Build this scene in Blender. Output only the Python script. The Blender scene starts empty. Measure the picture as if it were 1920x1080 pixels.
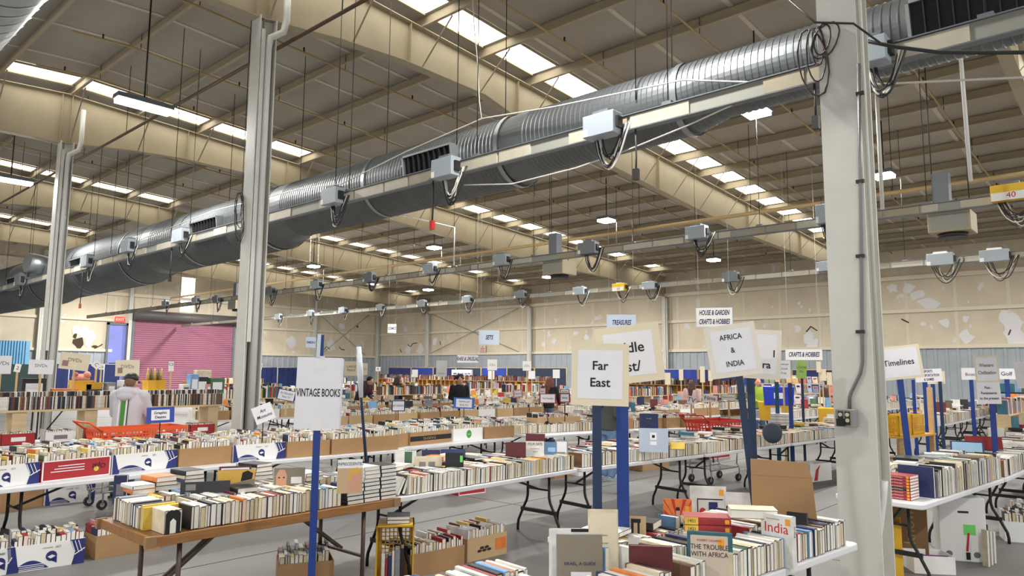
import bpy, math, random
from mathutils import Matrix, Vector
random.seed(7)
R = random.Random(11)
SC = bpy.context.scene
COL = SC.collection

# ------------------------------------------------------------------ camera, light, exposure
CAM_H = 1.85
FPX = 1346.37
YAW, PITCH, ROLL = (math.radians(a) for a in (42.0402, 6.6149, 0.4128))
_f = Vector((math.cos(YAW)*math.cos(PITCH), math.sin(YAW)*math.cos(PITCH), math.sin(PITCH)))
_r0 = Vector((math.sin(YAW), -math.cos(YAW), 0))
_u0 = _r0.cross(_f)
_r = _r0*math.cos(ROLL) + _u0*math.sin(ROLL)
_u = -_r0*math.sin(ROLL) + _u0*math.cos(ROLL)
EYE = Vector((0, 0, CAM_H))
cam = bpy.data.cameras.new('camera')
cam.sensor_width = 36.0
cam.lens = FPX/1920*36.0
cam.clip_end = 300
cam.clip_start = 0.05
camo = bpy.data.objects.new('camera', cam)
COL.objects.link(camo)
camo.matrix_world = Matrix(((_r.x, _u.x, -_f.x, 0), (_r.y, _u.y, -_f.y, 0), (_r.z, _u.z, -_f.z, CAM_H), (0, 0, 0, 1)))
SC.camera = camo
W = bpy.data.worlds.new('world')
SC.world = W
W.use_nodes = True
W.node_tree.nodes['Background'].inputs[0].default_value = (1.0, 1.0, 1.0, 1)
W.node_tree.nodes['Background'].inputs[1].default_value = 0.85
SC.view_settings.view_transform = 'Standard'
SC.view_settings.look = 'None'
SC.view_settings.gamma = 1.0
SC.view_settings.exposure = 0.0
SC.view_settings.use_curve_mapping = False
LAMP_W = 400.0        # each high-bay lamp
SKY_E = 5.0           # daylight through the roof lights

def ray(px, py):
    return _r*((px-960)/FPX) + _u*((540-py)/FPX) + _f
def at_z(px, py, z):
    d = ray(px, py); return EYE + d*((z-CAM_H)/d.z)
def at_x(px, py, x):
    d = ray(px, py); return EYE + d*(x/d.x)
def at_y(px, py, y):
    d = ray(px, py); return EYE + d*(y/d.y)
def at_d(px, py, dep):
    return EYE + ray(px, py)*dep
def face_yaw(p):                 # z rotation that turns a local -Y front towards the photographer
    return math.atan2(p.y, p.x) - math.pi/2

# ------------------------------------------------------------------ materials
def lin(c):
    o = []
    for v in c:
        v = v/255.0
        o.append(v/12.92 if v <= 0.04045 else ((v+0.055)/1.055)**2.4)
    return tuple(o) + (1.0,)
MATS = {}
def mat(name, rgb, rough=0.6, metal=0.0, noise=0.0, scale=6.0, bump=0.0, emit=None, alpha=None, stretch=None, spec=None):
    if name in MATS: return MATS[name]
    m = bpy.data.materials.new(name); m.use_nodes = True
    nt = m.node_tree; b = nt.nodes['Principled BSDF']
    c = lin(rgb)
    b.inputs['Base Color'].default_value = c
    b.inputs['Roughness'].default_value = rough
    b.inputs['Metallic'].default_value = metal
    if spec is not None: b.inputs['Specular IOR Level'].default_value = spec
    if noise or bump:
        tc = nt.nodes.new('ShaderNodeTexCoord'); n = nt.nodes.new('ShaderNodeTexNoise')
        n.inputs['Scale'].default_value = scale; n.inputs['Detail'].default_value = 5
        src = tc.outputs['Object']
        if stretch:
            mp = nt.nodes.new('ShaderNodeMapping'); mp.inputs['Scale'].default_value = stretch
            nt.links.new(src, mp.inputs[0]); src = mp.outputs[0]
        nt.links.new(src, n.inputs['Vector'])
        if noise:
            r = nt.nodes.new('ShaderNodeValToRGB')
            r.color_ramp.elements[0].position = 0.3; r.color_ramp.elements[1].position = 0.7
            r.color_ramp.elements[0].color = tuple(min(1, v*(1-noise)) for v in c[:3])+(1,)
            r.color_ramp.elements[1].color = tuple(min(1, v*(1+noise*0.6)) for v in c[:3])+(1,)
            nt.links.new(n.outputs['Fac'], r.inputs[0]); nt.links.new(r.outputs[0], b.inputs['Base Color'])
        if bump:
            bp = nt.nodes.new('ShaderNodeBump'); bp.inputs['Strength'].default_value = bump; bp.inputs['Distance'].default_value = 0.02
            nt.links.new(n.outputs['Fac'], bp.inputs['Height']); nt.links.new(bp.outputs[0], b.inputs['Normal'])
    if emit:
        b.inputs['Emission Color'].default_value = c; b.inputs['Emission Strength'].default_value = emit
    if alpha is not None:
        b.inputs['Alpha'].default_value = alpha
    MATS[name] = m
    return m

# ------------------------------------------------------------------ mesh builder
class MB:
    def __init__(s): s.v = []; s.f = []; s.m = []; s.sm = []
    def add(s, vs, fs, mi=0, M=None, smooth=False):
        o = len(s.v)
        if M is not None: vs = [M @ Vector(p) for p in vs]
        s.v.extend(tuple(p) for p in vs)
        for f in fs:
            s.f.append([i+o for i in f]); s.m.append(mi); s.sm.append(smooth)
        return s
    def box(s, x0, x1, y0, y1, z0, z1, mi=0, M=None):
        return s.add([(x0,y0,z0),(x1,y0,z0),(x1,y1,z0),(x0,y1,z0),(x0,y0,z1),(x1,y0,z1),(x1,y1,z1),(x0,y1,z1)],
                     [(0,3,2,1),(4,5,6,7),(0,1,5,4),(1,2,6,5),(2,3,7,6),(3,0,4,7)], mi, M)
    def cbox(s, c, d, mi=0, M=None):
        return s.box(c[0]-d[0]/2, c[0]+d[0]/2, c[1]-d[1]/2, c[1]+d[1]/2, c[2]-d[2]/2, c[2]+d[2]/2, mi, M)
    def bar(s, p, q, w, h, mi=0, up=(0,0,1)):
        p = Vector(p); q = Vector(q); d = q-p; L = d.length
        if L < 1e-6: return s
        d.normalize(); u = Vector(up)
        if abs(d.dot(u)) > 0.98: u = Vector((0,1,0))
        a = d.cross(u).normalized(); b = a.cross(d)
        M = Matrix(((d.x,a.x,b.x,p.x),(d.y,a.y,b.y,p.y),(d.z,a.z,b.z,p.z),(0,0,0,1)))
        return s.box(0, L, -w/2, w/2, -h/2, h/2, mi, M)
    def tube(s, pts, r, n=8, mi=0, caps=True, smooth=True):
        pts = [Vector(p) for p in pts]; rs = r if isinstance(r, (list, tuple)) else [r]*len(pts)
        vs = []; fs = []; prev = None
        for i, p in enumerate(pts):
            d = (pts[min(i+1, len(pts)-1)] - pts[max(i-1, 0)]).normalized()
            if prev is None:
                u = Vector((0,0,1)) if abs(d.z) < 0.9 else Vector((1,0,0))
                a = d.cross(u).normalized()
            else:
                a = (prev - d*prev.dot(d))
                a = a.normalized() if a.length > 1e-6 else d.orthogonal().normalized()
            prev = a; b = d.cross(a)
            for k in range(n):
                t = 2*math.pi*k/n
                vs.append(p + (a*math.cos(t)+b*math.sin(t))*rs[i])
        for i in range(len(pts)-1):
            for k in range(n):
                fs.append((i*n+k, i*n+(k+1)%n, (i+1)*n+(k+1)%n, (i+1)*n+k))
        s.add(vs, fs, mi, None, smooth)
        if caps:
            o = len(s.v)-len(vs)
            s.f.append([o+k for k in range(n)][::-1]); s.m.append(mi); s.sm.append(False)
            e = o+(len(pts)-1)*n
            s.f.append([e+k for k in range(n)]); s.m.append(mi); s.sm.append(False)
        return s
    def prism(s, poly, y0, y1, mi=0, M=None):       # polygon in local XZ, extruded along Y
        n = len(poly)
        vs = [(x,y0,z) for x,z in poly]+[(x,y1,z) for x,z in poly]
        fs = [list(range(n)), list(range(2*n-1, n-1, -1))]+[(i, i+n, (i+1)%n+n, (i+1)%n) for i in range(n)]
        return s.add(vs, fs, mi, M)
    def ball(s, c, r, nu=12, nv=8, mi=0, M=None):
        rx, ry, rz = r if isinstance(r, (list, tuple)) else (r, r, r)
        vs = [(c[0], c[1], c[2]-rz)]
        for j in range(1, nv):
            t = -math.pi/2 + math.pi*j/nv
            for i in range(nu):
                a = 2*math.pi*i/nu
                vs.append((c[0]+rx*math.cos(t)*math.cos(a), c[1]+ry*math.cos(t)*math.sin(a), c[2]+rz*math.sin(t)))
        vs.append((c[0], c[1], c[2]+rz)); T = len(vs)-1; fs = []
        for i in range(nu):
            fs.append((0, 1+(i+1)%nu, 1+i)); fs.append((T, 1+(nv-2)*nu+i, 1+(nv-2)*nu+(i+1)%nu))
        for j in range(nv-2):
            for i in range(nu):
                a = 1+j*nu+i; b = 1+j*nu+(i+1)%nu
                fs.append((a, b, b+nu, a+nu))
        return s.add(vs, fs, mi, M, True)
    def mesh(s, name, mats):
        me = bpy.data.meshes.new(name)
        me.from_pydata(s.v, [], s.f)
        for m in (mats if isinstance(mats, (list, tuple)) else [mats]): me.materials.append(m)
        me.polygons.foreach_set('material_index', s.m)
        me.polygons.foreach_set('use_smooth', s.sm)
        me.update()
        return me
    def obj(s, name, mats, parent=None, loc=None, rot=None):
        return link(name, s.mesh(name, mats), parent, loc, rot)

def link(name, data, parent=None, loc=None, rot=None):
    o = bpy.data.objects.new(name, data); COL.objects.link(o)
    if parent: o.parent = parent
    if loc is not None: o.location = loc
    if rot is not None: o.rotation_euler = rot
    return o
def tag(o, label=None, cat=None, group=None, kind=None):
    if label: o['label'] = label
    if cat: o['category'] = cat
    if group: o['group'] = group
    if kind: o['kind'] = kind
    return o
def thing(name, label, cat, loc=(0,0,0), rotz=0.0, group=None):
    o = link(name, None, None, loc, (0, 0, rotz)); o.empty_display_size = 0.1
    return tag(o, label, cat, group)
def struct(name, mb, mats, parent=None, label=None, group=None):
    o = mb.obj(name, mats, parent)
    if not parent: tag(o, label, None, group, 'structure')
    return o
def bevel(o, w=0.004, seg=2):
    b = o.modifiers.new('bevel', 'BEVEL'); b.width = w; b.segments = seg; b.limit_method = 'ANGLE'
    return o
def text(parent, s, size, m, loc, rot=(math.pi/2,0,0), shear=0.0, bold=0.0, name='lettering', sx=1.0, spacing=1.0):
    c = bpy.data.curves.new(name, 'FONT'); c.body = s; c.size = size; c.align_x = 'CENTER'; c.align_y = 'CENTER'
    c.shear = shear; c.offset = bold*size; c.extrude = 0.0004; c.resolution_u = 3; c.space_line = spacing
    c.materials.append(m)
    o = link(name, c, parent, loc, rot); o.scale = (sx, 1, 1)
    return o
ORD = lambda n: '%d%s' % (n, 'th' if 10 <= n % 100 <= 20 else {1:'st',2:'nd',3:'rd'}.get(n % 10, 'th'))
WORDS = 'first second third fourth fifth sixth seventh eighth ninth tenth eleventh twelfth thirteenth fourteenth fifteenth sixteenth'.split()

M_CONC = mat('concrete', (121,120,118), 0.55, noise=0.16, scale=0.9, bump=0.05)
M_SHADOW = mat('shadow_concrete', (86,84,82), 0.6, noise=0.12, scale=1.2)
M_INS = mat('roof_insulation', (172,165,153), 0.85, noise=0.06, scale=0.8, bump=0.12)
M_STEEL = mat('cream_steel', (170,158,132), 0.55, noise=0.06, scale=2)
M_COLW = mat('column_paint', (212,211,203), 0.5, noise=0.05, scale=4)
M_PIPEW = mat('white_pipe', (222,222,218), 0.4)
M_GALV = mat('galvanised', (172,178,182), 0.36, 0.85, noise=0.12, scale=1.5)
M_BLACK = mat('black', (22,22,24), 0.5)
M_CABLE = mat('cable', (44,46,48), 0.5)
M_CABLEW = mat('cable_white', (225,222,212), 0.5)
M_DARK = mat('dark_steel', (38,36,36), 0.5)
M_BROWNPIPE = mat('brown_pipe', (92,72,52), 0.5)
M_TANPIPE = mat('tan_pipe', (176,150,104), 0.5)
M_BOXG = mat('grey_enclosure', (160,170,178), 0.45)
M_BOXD = mat('dark_grey_enclosure', (108,114,120), 0.45)
M_BUS = [mat('busway_cream', (188,182,164), 0.5, noise=0.1, scale=5), mat('busway_tan', (158,148,126), 0.5, noise=0.12, scale=5), mat('busway_grey', (150,150,140), 0.5)]
M_WHITE = mat('white', (236,236,234), 0.6)
M_PAPER = mat('paper', (233,233,238), 0.75, noise=0.03, scale=9, bump=0.1)
M_CREAMBD = mat('cream_board', (228,217,190), 0.75)
M_OFFBD = mat('off_white_board', (229,223,210), 0.75)
M_INK = mat('ink', (24,24,26), 0.7)
M_INKB = mat('ink_blue', (28,36,92), 0.7)
M_INKR = mat('ink_red', (190,40,38), 0.7)
M_INKG = mat('ink_grey', (128,124,122), 0.7)
M_BLUEP = mat('blue_post', (26,60,136), 0.45, noise=0.12, scale=7)
M_NAVYP = mat('navy_post', (32,52,84), 0.5, noise=0.1, scale=7)
M_WOODP = mat('raw_wood', (206,176,128), 0.6, noise=0.12, scale=5, stretch=(1,1,8))
M_TBL = mat('white_plastic', (222,223,226), 0.42)
M_CARD = mat('cardboard', (168,132,92), 0.8, noise=0.06, scale=7)
M_CARDIN = mat('cardboard_inside', (150,118,82), 0.85)
M_NAVY = mat('navy_print', (38,46,112), 0.6)
M_LAMP = mat('lamp_diffuser', (255,252,246), 0.5, emit=26.0)
M_SKY = mat('roof_light', (255,251,240), 0.5, emit=SKY_E)
M_SKYW = mat('wall_light', (255,252,244), 0.5, emit=2.2)
# ------------------------------------------------------------------ setting
XW, YW = 38.0, 49.6
def roof_z(x): return 9.58 - 0.056*abs(x-5.9)
fl = MB().box(-8, XW, -10, YW, -0.2, 0)
floor_o = struct('floor', fl, M_CONC)
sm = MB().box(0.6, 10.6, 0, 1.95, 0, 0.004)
strip = struct('floor_shadow', sm, M_SHADOW); strip.location = (4.4, 4.05, 0); strip.rotation_euler.z = math.radians(0.8)  # shadow of the table row, painted as a darker sheet on the floor
jm = MB()
for x in (1.6, 7.7, 13.8, 19.9, 26): jm.box(x-0.006, x+0.006, -9, YW-0.5, 0.0005, 0.003)
for y in (3.6, 6.9, 12.0, 18, 24, 30): jm.box(-7, XW-0.5, y-0.006, y+0.006, 0.0005, 0.003)
struct('floor_joints', jm, mat('joint', (84,82,78), 0.8))

cl = MB()
for (xa, xb) in ((-8, 5.9), (5.9, XW+0.2)):
    za, zb = roof_z(xa), roof_z(xb)
    cl.add([(xa,-10,za),(xb,-10,zb),(xb,YW+0.2,zb),(xa,YW+0.2,za),(xa,-10,za+0.1),(xb,-10,zb+0.1),(xb,YW+0.2,zb+0.1),(xa,YW+0.2,za+0.1)],
           [(0,1,2,3),(7,6,5,4),(0,4,5,1),(1,5,6,2),(2,6,7,3),(3,7,4,0)])
struct('ceiling', cl, M_INS)
# seams of the insulation blanket
for k in range(26):
    y = -2.0 + k*1.98
    if y > YW-0.6: break
    b = MB()
    for (xa, xb) in ((-6, 5.9), (5.9, XW-0.2)):
        b.bar((xa, y, roof_z(xa)-0.012), (xb, y, roof_z(xb)-0.012), 0.10, 0.02)
    struct('trim_%d' % (k+1), b, mat('seam_band', (206,198,182), 0.8))
# purlins: cold-formed Z sections along Y
purl_x = [-4.5, -2.8, -1.0, 0.75, 2.5, 4.27] + [6.03+1.76*k for k in range(18)]
for x in purl_x:
    z = roof_z(x)
    b = MB()
    b.box(x-0.004, x+0.004, -8, YW-0.1, z-0.26, z-0.01)
    b.box(x-0.075, x+0.004, -8, YW-0.1, z-0.265, z-0.257)
    b.box(x-0.004, x+0.075, -8, YW-0.1, z-0.03, z-0.022)
    b.box(x-0.075, x-0.069, -8, YW-0.1, z-0.257, z-0.235)
    struct('roof_purlin', b, M_STEEL, group='roof purlins')
# girders along X with tapered webs, stiffeners and flange braces
GY = [1.75, 11.28, 21.8, 32.4, 43.0]
def gbot(x):
    pts = [(-8,7.3),(4.0,7.9),(5.9,7.92),(7.5,8.12),(9,8.22),(11.4,8.2),(12.6,7.95),(25.7,7.0),(34,6.86),(38,6.3)]
    for (a,za),(b,zb) in zip(pts, pts[1:]):
        if a <= x <= b: return za+(zb-za)*(x-a)/(b-a)
    return 6.3
for gi, gy in enumerate(GY):
    xs = [-6, 4.0, 5.9, 7.5, 9, 11.4, 12.6, 18, 25.7, 34, XW-0.05]
    b = MB()
    n = len(xs)
    top = [(x, roof_z(x)-0.28) for x in xs]; bot = [(x, gbot(x)) for x in xs]
    for i in range(n-1):
        b.prism([bot[i], bot[i+1], top[i+1], top[i]], gy-0.005, gy+0.005)
        b.bar((bot[i][0], gy, bot[i][1]), (bot[i+1][0], gy, bot[i+1][1]), 0.24, 0.02)
        b.bar((top[i][0], gy, top[i][1]), (top[i+1][0], gy, top[i+1][1]), 0.24, 0.02)
    for x in (5.78, 6.02, 9.2, 12.6, 16.5, 19.2, 25.7, 31): b.box(x-0.006, x+0.006, gy-0.1, gy+0.1, gbot(x), roof_z(x)-0.28)
    go = struct('roof_girder', b, M_STEEL, label=['tapered cream roof girder over the near column','tapered cream roof girder over the middle column','tapered cream roof girder over the third column','tapered cream roof girder behind the third column','farthest tapered cream roof girder'][gi])
    for x in purl_x:
        if x < 3 or x > 36: continue
        k = MB().bar((x, gy-0.05, gbot(x)+0.03), (x+0.02, gy-0.95, roof_z(x)-0.26), 0.035, 0.012)
        k.obj('flange_brace', M_STEEL, go)
# roof lights: translucent panels between purlins, on the near side of each girder
wn = 0
for gy in GY[0:]:
    for i in range(len(purl_x)-1):
        xa, xb = purl_x[i]+0.09, purl_x[i+1]-0.09
        if xa < 4 or xb > 36.5: continue
        if (i*7+int(gy)) % 11 == 3 and gy > 12: continue
        za, zb = roof_z(xa)-0.015, roof_z(xb)-0.015
        wn += 1
        y0, y1 = gy-1.02, gy-0.2
        b = MB().add([(xa,y0,za),(xb,y0,zb),(xb,y1,zb),(xa,y1,za),(xa,y0,za+0.01),(xb,y0,zb+0.01),(xb,y1,zb+0.01),(xa,y1,za+0.01)],
                     [(3,2,1,0),(4,5,6,7),(0,1,5,4),(1,2,6,5),(2,3,7,6),(3,0,4,7)])
        o = struct('window_%d' % wn, b, M_SKY)
        fr = MB()
        fr.bar((xa,y0,za-0.02),(xb,y0,zb-0.02),0.04,0.05); fr.bar((xa,y1,za-0.02),(xb,y1,zb-0.02),0.04,0.05)
        fr.obj('window_frame', M_STEEL, o)

# walls -----------------------------------------------------------
def liner_material(name, base, patch, crack):
    m = bpy.data.materials.new(name); m.use_nodes = True; nt = m.node_tree; b = nt.nodes['Principled BSDF']
    b.inputs['Roughness'].default_value = 0.7
    tc = nt.nodes.new('ShaderNodeTexCoord')
    n1 = nt.nodes.new('ShaderNodeTexNoise'); n1.inputs['Scale'].default_value = 0.7; n1.inputs['Detail'].default_value = 4
    nt.links.new(tc.outputs['Object'], n1.inputs['Vector'])
    r1 = nt.nodes.new('ShaderNodeValToRGB')
    r1.color_ramp.elements[0].color = tuple(v*0.86 for v in lin(base)[:3])+(1,); r1.color_ramp.elements[1].color = lin(base)
    r1.color_ramp.elements[0].position = 0.35; r1.color_ramp.elements[1].position = 0.65
    nt.links.new(n1.outputs['Fac'], r1.inputs[0])
    n2 = nt.nodes.new('ShaderNodeTexNoise'); n2.inputs['Scale'].default_value = 1.6; n2.inputs['Detail'].default_value = 2
    nt.links.new(tc.outputs['Object'], n2.inputs['Vector'])
    r2 = nt.nodes.new('ShaderNodeValToRGB'); r2.color_ramp.elements[0].position = 0.665; r2.color_ramp.elements[1].position = 0.70
    nt.links.new(n2.outputs['Fac'], r2.inputs[0])
    mx = nt.nodes.new('ShaderNodeMixRGB'); mx.inputs[2].default_value = lin(patch)
    nt.links.new(r2.outputs[0], mx.inputs[0]); nt.links.new(r1.outputs[0], mx.inputs[1])
    nt.links.new(mx.outputs[0], b.inputs['Base Color'])
    bp = nt.nodes.new('ShaderNodeBump'); bp.inputs['Strength'].default_value = 0.15; bp.inputs['Distance'].default_value = 0.05
    nt.links.new(n1.outputs['Fac'], bp.inputs['Height']); nt.links.new(bp.outputs[0], b.inputs['Normal'])
    return m
M_LINER = liner_material('wall_liner', (224,212,188), (226,224,222), (60,50,40))
M_SEAM = mat('wall_seam', (222,213,192), 0.6)
M_SHEET = mat('grey_sheet', (168,175,182), 0.5, noise=0.08, scale=2)
M_GIRT = mat('girt_cream', (226,218,196), 0.5)
M_TEAR = mat('tear', (74,60,44), 0.9)
M_PATCH = mat('patch', (228,227,228), 0.6)

wb = MB().box(XW, XW+0.2, -10, YW+0.2, 3.1, 8.2)
wback = struct('wall_back', wb, M_LINER)
# corrugated grey sheet below
cg = MB(); prof = []
y = -10.0
while y < YW:
    prof += [(y, 0.0), (y+0.14, 0.0), (y+0.17, -0.035), (y+0.28, -0.035), (y+0.31, 0.0)]; y += 0.45
vs = []; fs = []
for (y, d) in prof:
    vs += [(XW+d, min(y, YW), 0), (XW+d, min(y, YW), 3.1)]
for i in range(len(prof)-1): fs.append((2*i, 2*i+1, 2*i+3, 2*i+2))
cg.add(vs, fs); cg.box(XW+0.01, XW+0.2, -10, YW+0.2, 0, 3.1)
cg.obj('lower_sheet', M_SHEET, wback)
def girt(par, name, p, q, w=0.12, h=0.16, m=None):
    return MB().bar(p, q, w, h).obj(name, m or M_GIRT, par)
for z in (3.12, 4.83):
    girt(wback, 'girt', (XW-0.07, -10, z), (XW-0.07, YW, z))
girt(wback, 'girt', (XW-0.12, -10, 6.42), (XW-0.12, YW, 6.42), 0.2, 0.2)
y = -9.4; k = 0
while y < YW-0.4:
    b = MB().box(XW-0.012, XW, y-0.07, y+0.07, 3.2, 7.6)
    b.obj('seam_strip', M_SEAM, wback); y += 2.03
# wall columns on the girder lines
for gy in GY[1:] + [YW-0.2]:
    b = MB(); x0 = XW-0.36
    b.box(x0, x0+0.012, gy-0.11, gy+0.11, 0, 6.4); b.box(XW-0.06, XW-0.048, gy-0.11, gy+0.11, 0, 6.4); b.box(x0, XW-0.05, gy-0.005, gy+0.005, 0, 6.4)
    b.tube([(x0-0.02, gy-0.22, 0), (x0-0.02, gy-0.22, 6.2)], 0.05, 10)
    struct('wall_column', b, M_COLW, group='columns along the far wall')
# crossed rod braces on the back wall
def brace(p, q, par): MB().tube([p, q], 0.018, 6).obj('brace_rod', M_BOXD, par)
brace((XW-0.2, 42.6, 6.3), (XW-0.2, 33.4, 3.2), wback); brace((XW-0.2, 33.4, 6.3), (XW-0.2, 42.6, 3.2), wback)
# patches and tears in the liner
def blob(n, r, s=0.45, el=1.0):
    return [((r*(1-s+s*2*R.random()))*math.cos(2*math.pi*k/n), el*(r*(1-s+s*2*R.random()))*math.sin(2*math.pi*k/n)) for k in range(n)]
WBN = [0]
def wall_blob(par, name, p, r, m, ax, el=1.0, n=9, off=0.01):
    WBN[0] += 1; off += 0.0012*(WBN[0] % 11)
    b = MB(); pl = blob(n, r, el=el)
    if ax == 'x': vs = [(p.x-off, p.y-a, p.z+c) for a, c in pl]
    else: vs = [(p.x+a, p.y-off, p.z+c) for a, c in pl]
    c0 = Vector(vs[0]); b.add(vs, [list(range(n))[::-1] if ax == 'x' else list(range(n))])
    b.obj(name, m, par)
for (px, py, r) in ((1672,541,.22),(1703,538,.28),(1720,552,.25),(1740,570,.38),(1773,605,.22),(1811,597,.16),(1812,632,.26),(1732,608,.12),(1895,606,.42),(1905,630,.4),(1890,596,.3),(1515,632,.3),(1525,645,.3),(1310,605,.14),(1080,625,.2),(1100,632,.18),(1020,645,.16),(1040,640,.2),(815,640,.3),(765,655,.35),(788,655,.4),(760,618,.3),(940,600,.2),(905,580,.22)):
    p = at_x(px, py, XW); wall_blob(wback, 'patch', p, r, M_PATCH, 'x')
for (px, py, pts) in ((1520,612,((-8,10),(0,0),(12,8))),(1690,598,((0,0),(6,3),(14,7))),(770,650,((-6,-4),(0,0),(4,-6),(12,-7))),(1895,618,((0,0),(-4,10))),(825,640,((0,0),(1,6))),(750,655,((0,0),(3,6)))):
    b = MB().tube([at_x(px+dx, py+dy, XW-0.02) for dx, dy in pts], 0.03, 5)
    b.obj('tear', M_TEAR, wback)

wl = MB().box(-8, XW+0.2, YW, YW+0.2, 2.97, 9.8)
wleft = struct('wall_left', wl, M_LINER)
cl2 = MB(); prof = []
x = -8.0
while x < XW:
    prof += [(x, 0.0), (x+0.14, 0.0), (x+0.17, -0.035), (x+0.28, -0.035), (x+0.31, 0.0)]; x += 0.45
vs = []; fs = []
for (x, d) in prof: vs += [(min(x, XW), YW+d, 0), (min(x, XW), YW+d, 2.97)]
for i in range(len(prof)-1): fs.append((2*i, 2*i+2, 2*i+3, 2*i+1))
cl2.add(vs, fs); cl2.box(-8, XW+0.2, YW+0.01, YW+0.2, 0, 2.97)
cl2.obj('lower_sheet', M_SHEET, wleft)
for z in (2.97, 4.9): girt(wleft, 'girt', (-8, YW-0.07, z), (17.0, YW-0.07, z)); girt(wleft, 'girt', (25.3, YW-0.07, z), (XW-0.1, YW-0.07, z))
girt(wleft, 'girt', (-8, YW-0.1, 6.6), (XW-0.1, YW-0.1, 6.6), 0.2, 0.2)
girt(wleft, 'girt', (-8, YW-0.1, 8.2), (XW-0.1, YW-0.1, 8.2), 0.2, 0.2)
x = -7.3
while x < XW-0.4:
    MB().box(x-0.07, x+0.07, YW-0.012, YW, 3.1, 9.0).obj('seam_strip', M_SEAM, wleft); x += 2.03
for x in (12.9, 17.9, 25.2, 31.6):
    b = MB(); y0 = YW-0.36
    b.box(x-0.1, x+0.1, y0, y0+0.012, 0, roof_z(x)-0.3); b.box(x-0.1, x+0.1, YW-0.06, YW-0.05, 0, roof_z(x)-0.3); b.box(x-0.005, x+0.005, y0, YW-0.05, 0, roof_z(x)-0.3)
    struct('wall_column', b, M_COLW, group='columns along the end wall')
brace((31.6, YW-0.25, 6.5), (36.5, YW-0.25, 3.1), wleft); brace((36.8, YW-0.25, 6.5), (32.3, YW-0.25, 3.1), wleft)
for (px, py, r, m, el) in ((146,641,.3,M_TEAR,1.3),(141,630,.12,M_TEAR,1.4),(157,622,.22,M_PATCH,1.5),(166,632,.3,M_PATCH,1.7),(178,650,.16,M_TEAR,.5),(143,620,.2,M_PATCH,1.5),(590,640,.3,M_PATCH,1),(620,648,.4,M_PATCH,1),(640,610,.3,M_PATCH,1),(545,640,.4,M_PATCH,1),(671,650,.3,M_PATCH,1),(670,612,.1,M_TEAR,1)):
    wall_blob(wleft, 'patch' if m is M_PATCH else 'tear', at_y(px, py, YW), r, m, 'y', el, off=0.02 if m is M_PATCH else 0.03)
for (px, py, pts) in ((174,657,((0,0),(4,-4),(14,-9),(18,-12))),(612,655,((-4,0),(0,-6),(6,0))),(636,650,((0,0),(4,5),(10,6)))):
    MB().tube([at_y(px+dx, py+dy, YW-0.03) for dx, dy in pts], 0.03, 5).obj('tear', M_TEAR, wleft)
# roll-up door, side door, translucent strip, blue sheet panel
M_PURPLE = mat('purple_slats', (160,104,126), 0.45, noise=0.05, scale=1)
b = MB(); x0, x1 = 18.25, 24.95
vs = []; fs = []; z = 0.0; i = 0
while z < 5.0:
    for (dz, dy) in ((0.0, -0.10), (0.05, -0.135), (0.09, -0.135), (0.13, -0.10)):
        vs += [(x0, YW+dy, z+dz), (x1, YW+dy, z+dz)]
    z += 0.14
for i in range(len(vs)//2-1): fs.append((2*i, 2*i+1, 2*i+3, 2*i+2))
b.add(vs, fs)
d1 = struct('door_1', b, M_PURPLE, label='wide purple roll-up dock door in the end wall')
MB().tube([(x0-0.2, YW-0.35, 5.3), (x1+0.3, YW-0.35, 5.3)], 0.33, 20).obj('door_coil', mat('coil', (92,88,86), 0.5), d1)
tr = MB().box(x0-0.22, x0, YW-0.2, YW-0.02, 0, 5.0); tr.box(x1, x1+0.15, YW-0.2, YW-0.02, 0, 5.0)
tr.obj('door_track', M_BOXD, d1)
b = MB().box(16.75, 17.75, YW-0.12, YW-0.02, 0, 4.6)
d2 = struct('door_2', b, mat('blue_door', (132,140,214), 0.5, noise=0.1, scale=1))
fr = MB().box(16.62, 16.75, YW-0.18, YW-0.02, 0, 4.75); fr.box(17.75, 17.88, YW-0.18, YW-0.02, 0, 4.75); fr.box(16.62, 17.88, YW-0.18, YW-0.02, 4.6, 4.75)
fr.obj('door_frame', M_BOXD, d2)
MB().box(16.85, 17.6, YW-0.2, YW-0.12, 2.1, 2.2).obj('push_bar', M_DARK, d2)
MB().box(17.15, 17.5, YW-0.13, YW-0.115, 0.9, 1.95).obj('door_window', M_SKYW, d2)
es = thing('exit_sign', 'small red lit exit sign above the tall blue door', 'exit sign', (17.3, YW-0.2, 4.78))
MB().box(-0.28, 0.28, -0.05, 0.05, 0, 0.36).obj('housing', mat('exit_red', (220,64,52), 0.5, emit=1.2), es)
text(es, 'EXIT', 0.24, M_WHITE, (0, -0.053, 0.18))
sp = at_y(352, 552, YW)
b = MB().box(sp.x-0.45, sp.x+0.45, YW-0.03, YW-0.005, 5.75, 8.1)
struct('window_90', b, M_SKYW, label='tall narrow translucent panel glowing above the roll-up door')
b = MB(); 
for k in range(34):
    x = 7.6+k*0.14; b.box(x, x+0.07, YW-0.5, YW-0.42, 2.05, 3.4)
b.box(7.6, 12.45, YW-0.42, YW-0.4, 2.05, 3.4)
bp_ = tag(b.obj('corrugated_panel', mat('sky_blue_sheet', (120,178,214), 0.5)), 'sky blue ribbed panel against the end wall beside the third column', 'panel')
b = MB().box(7.6, 13.2, YW-0.55, YW-0.4, 0, 2.05); 
tag(b.obj('panel_base', mat('dark_green', (28,58,56), 0.6)), 'dark green partition under the sky blue panel', 'partition')
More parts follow.
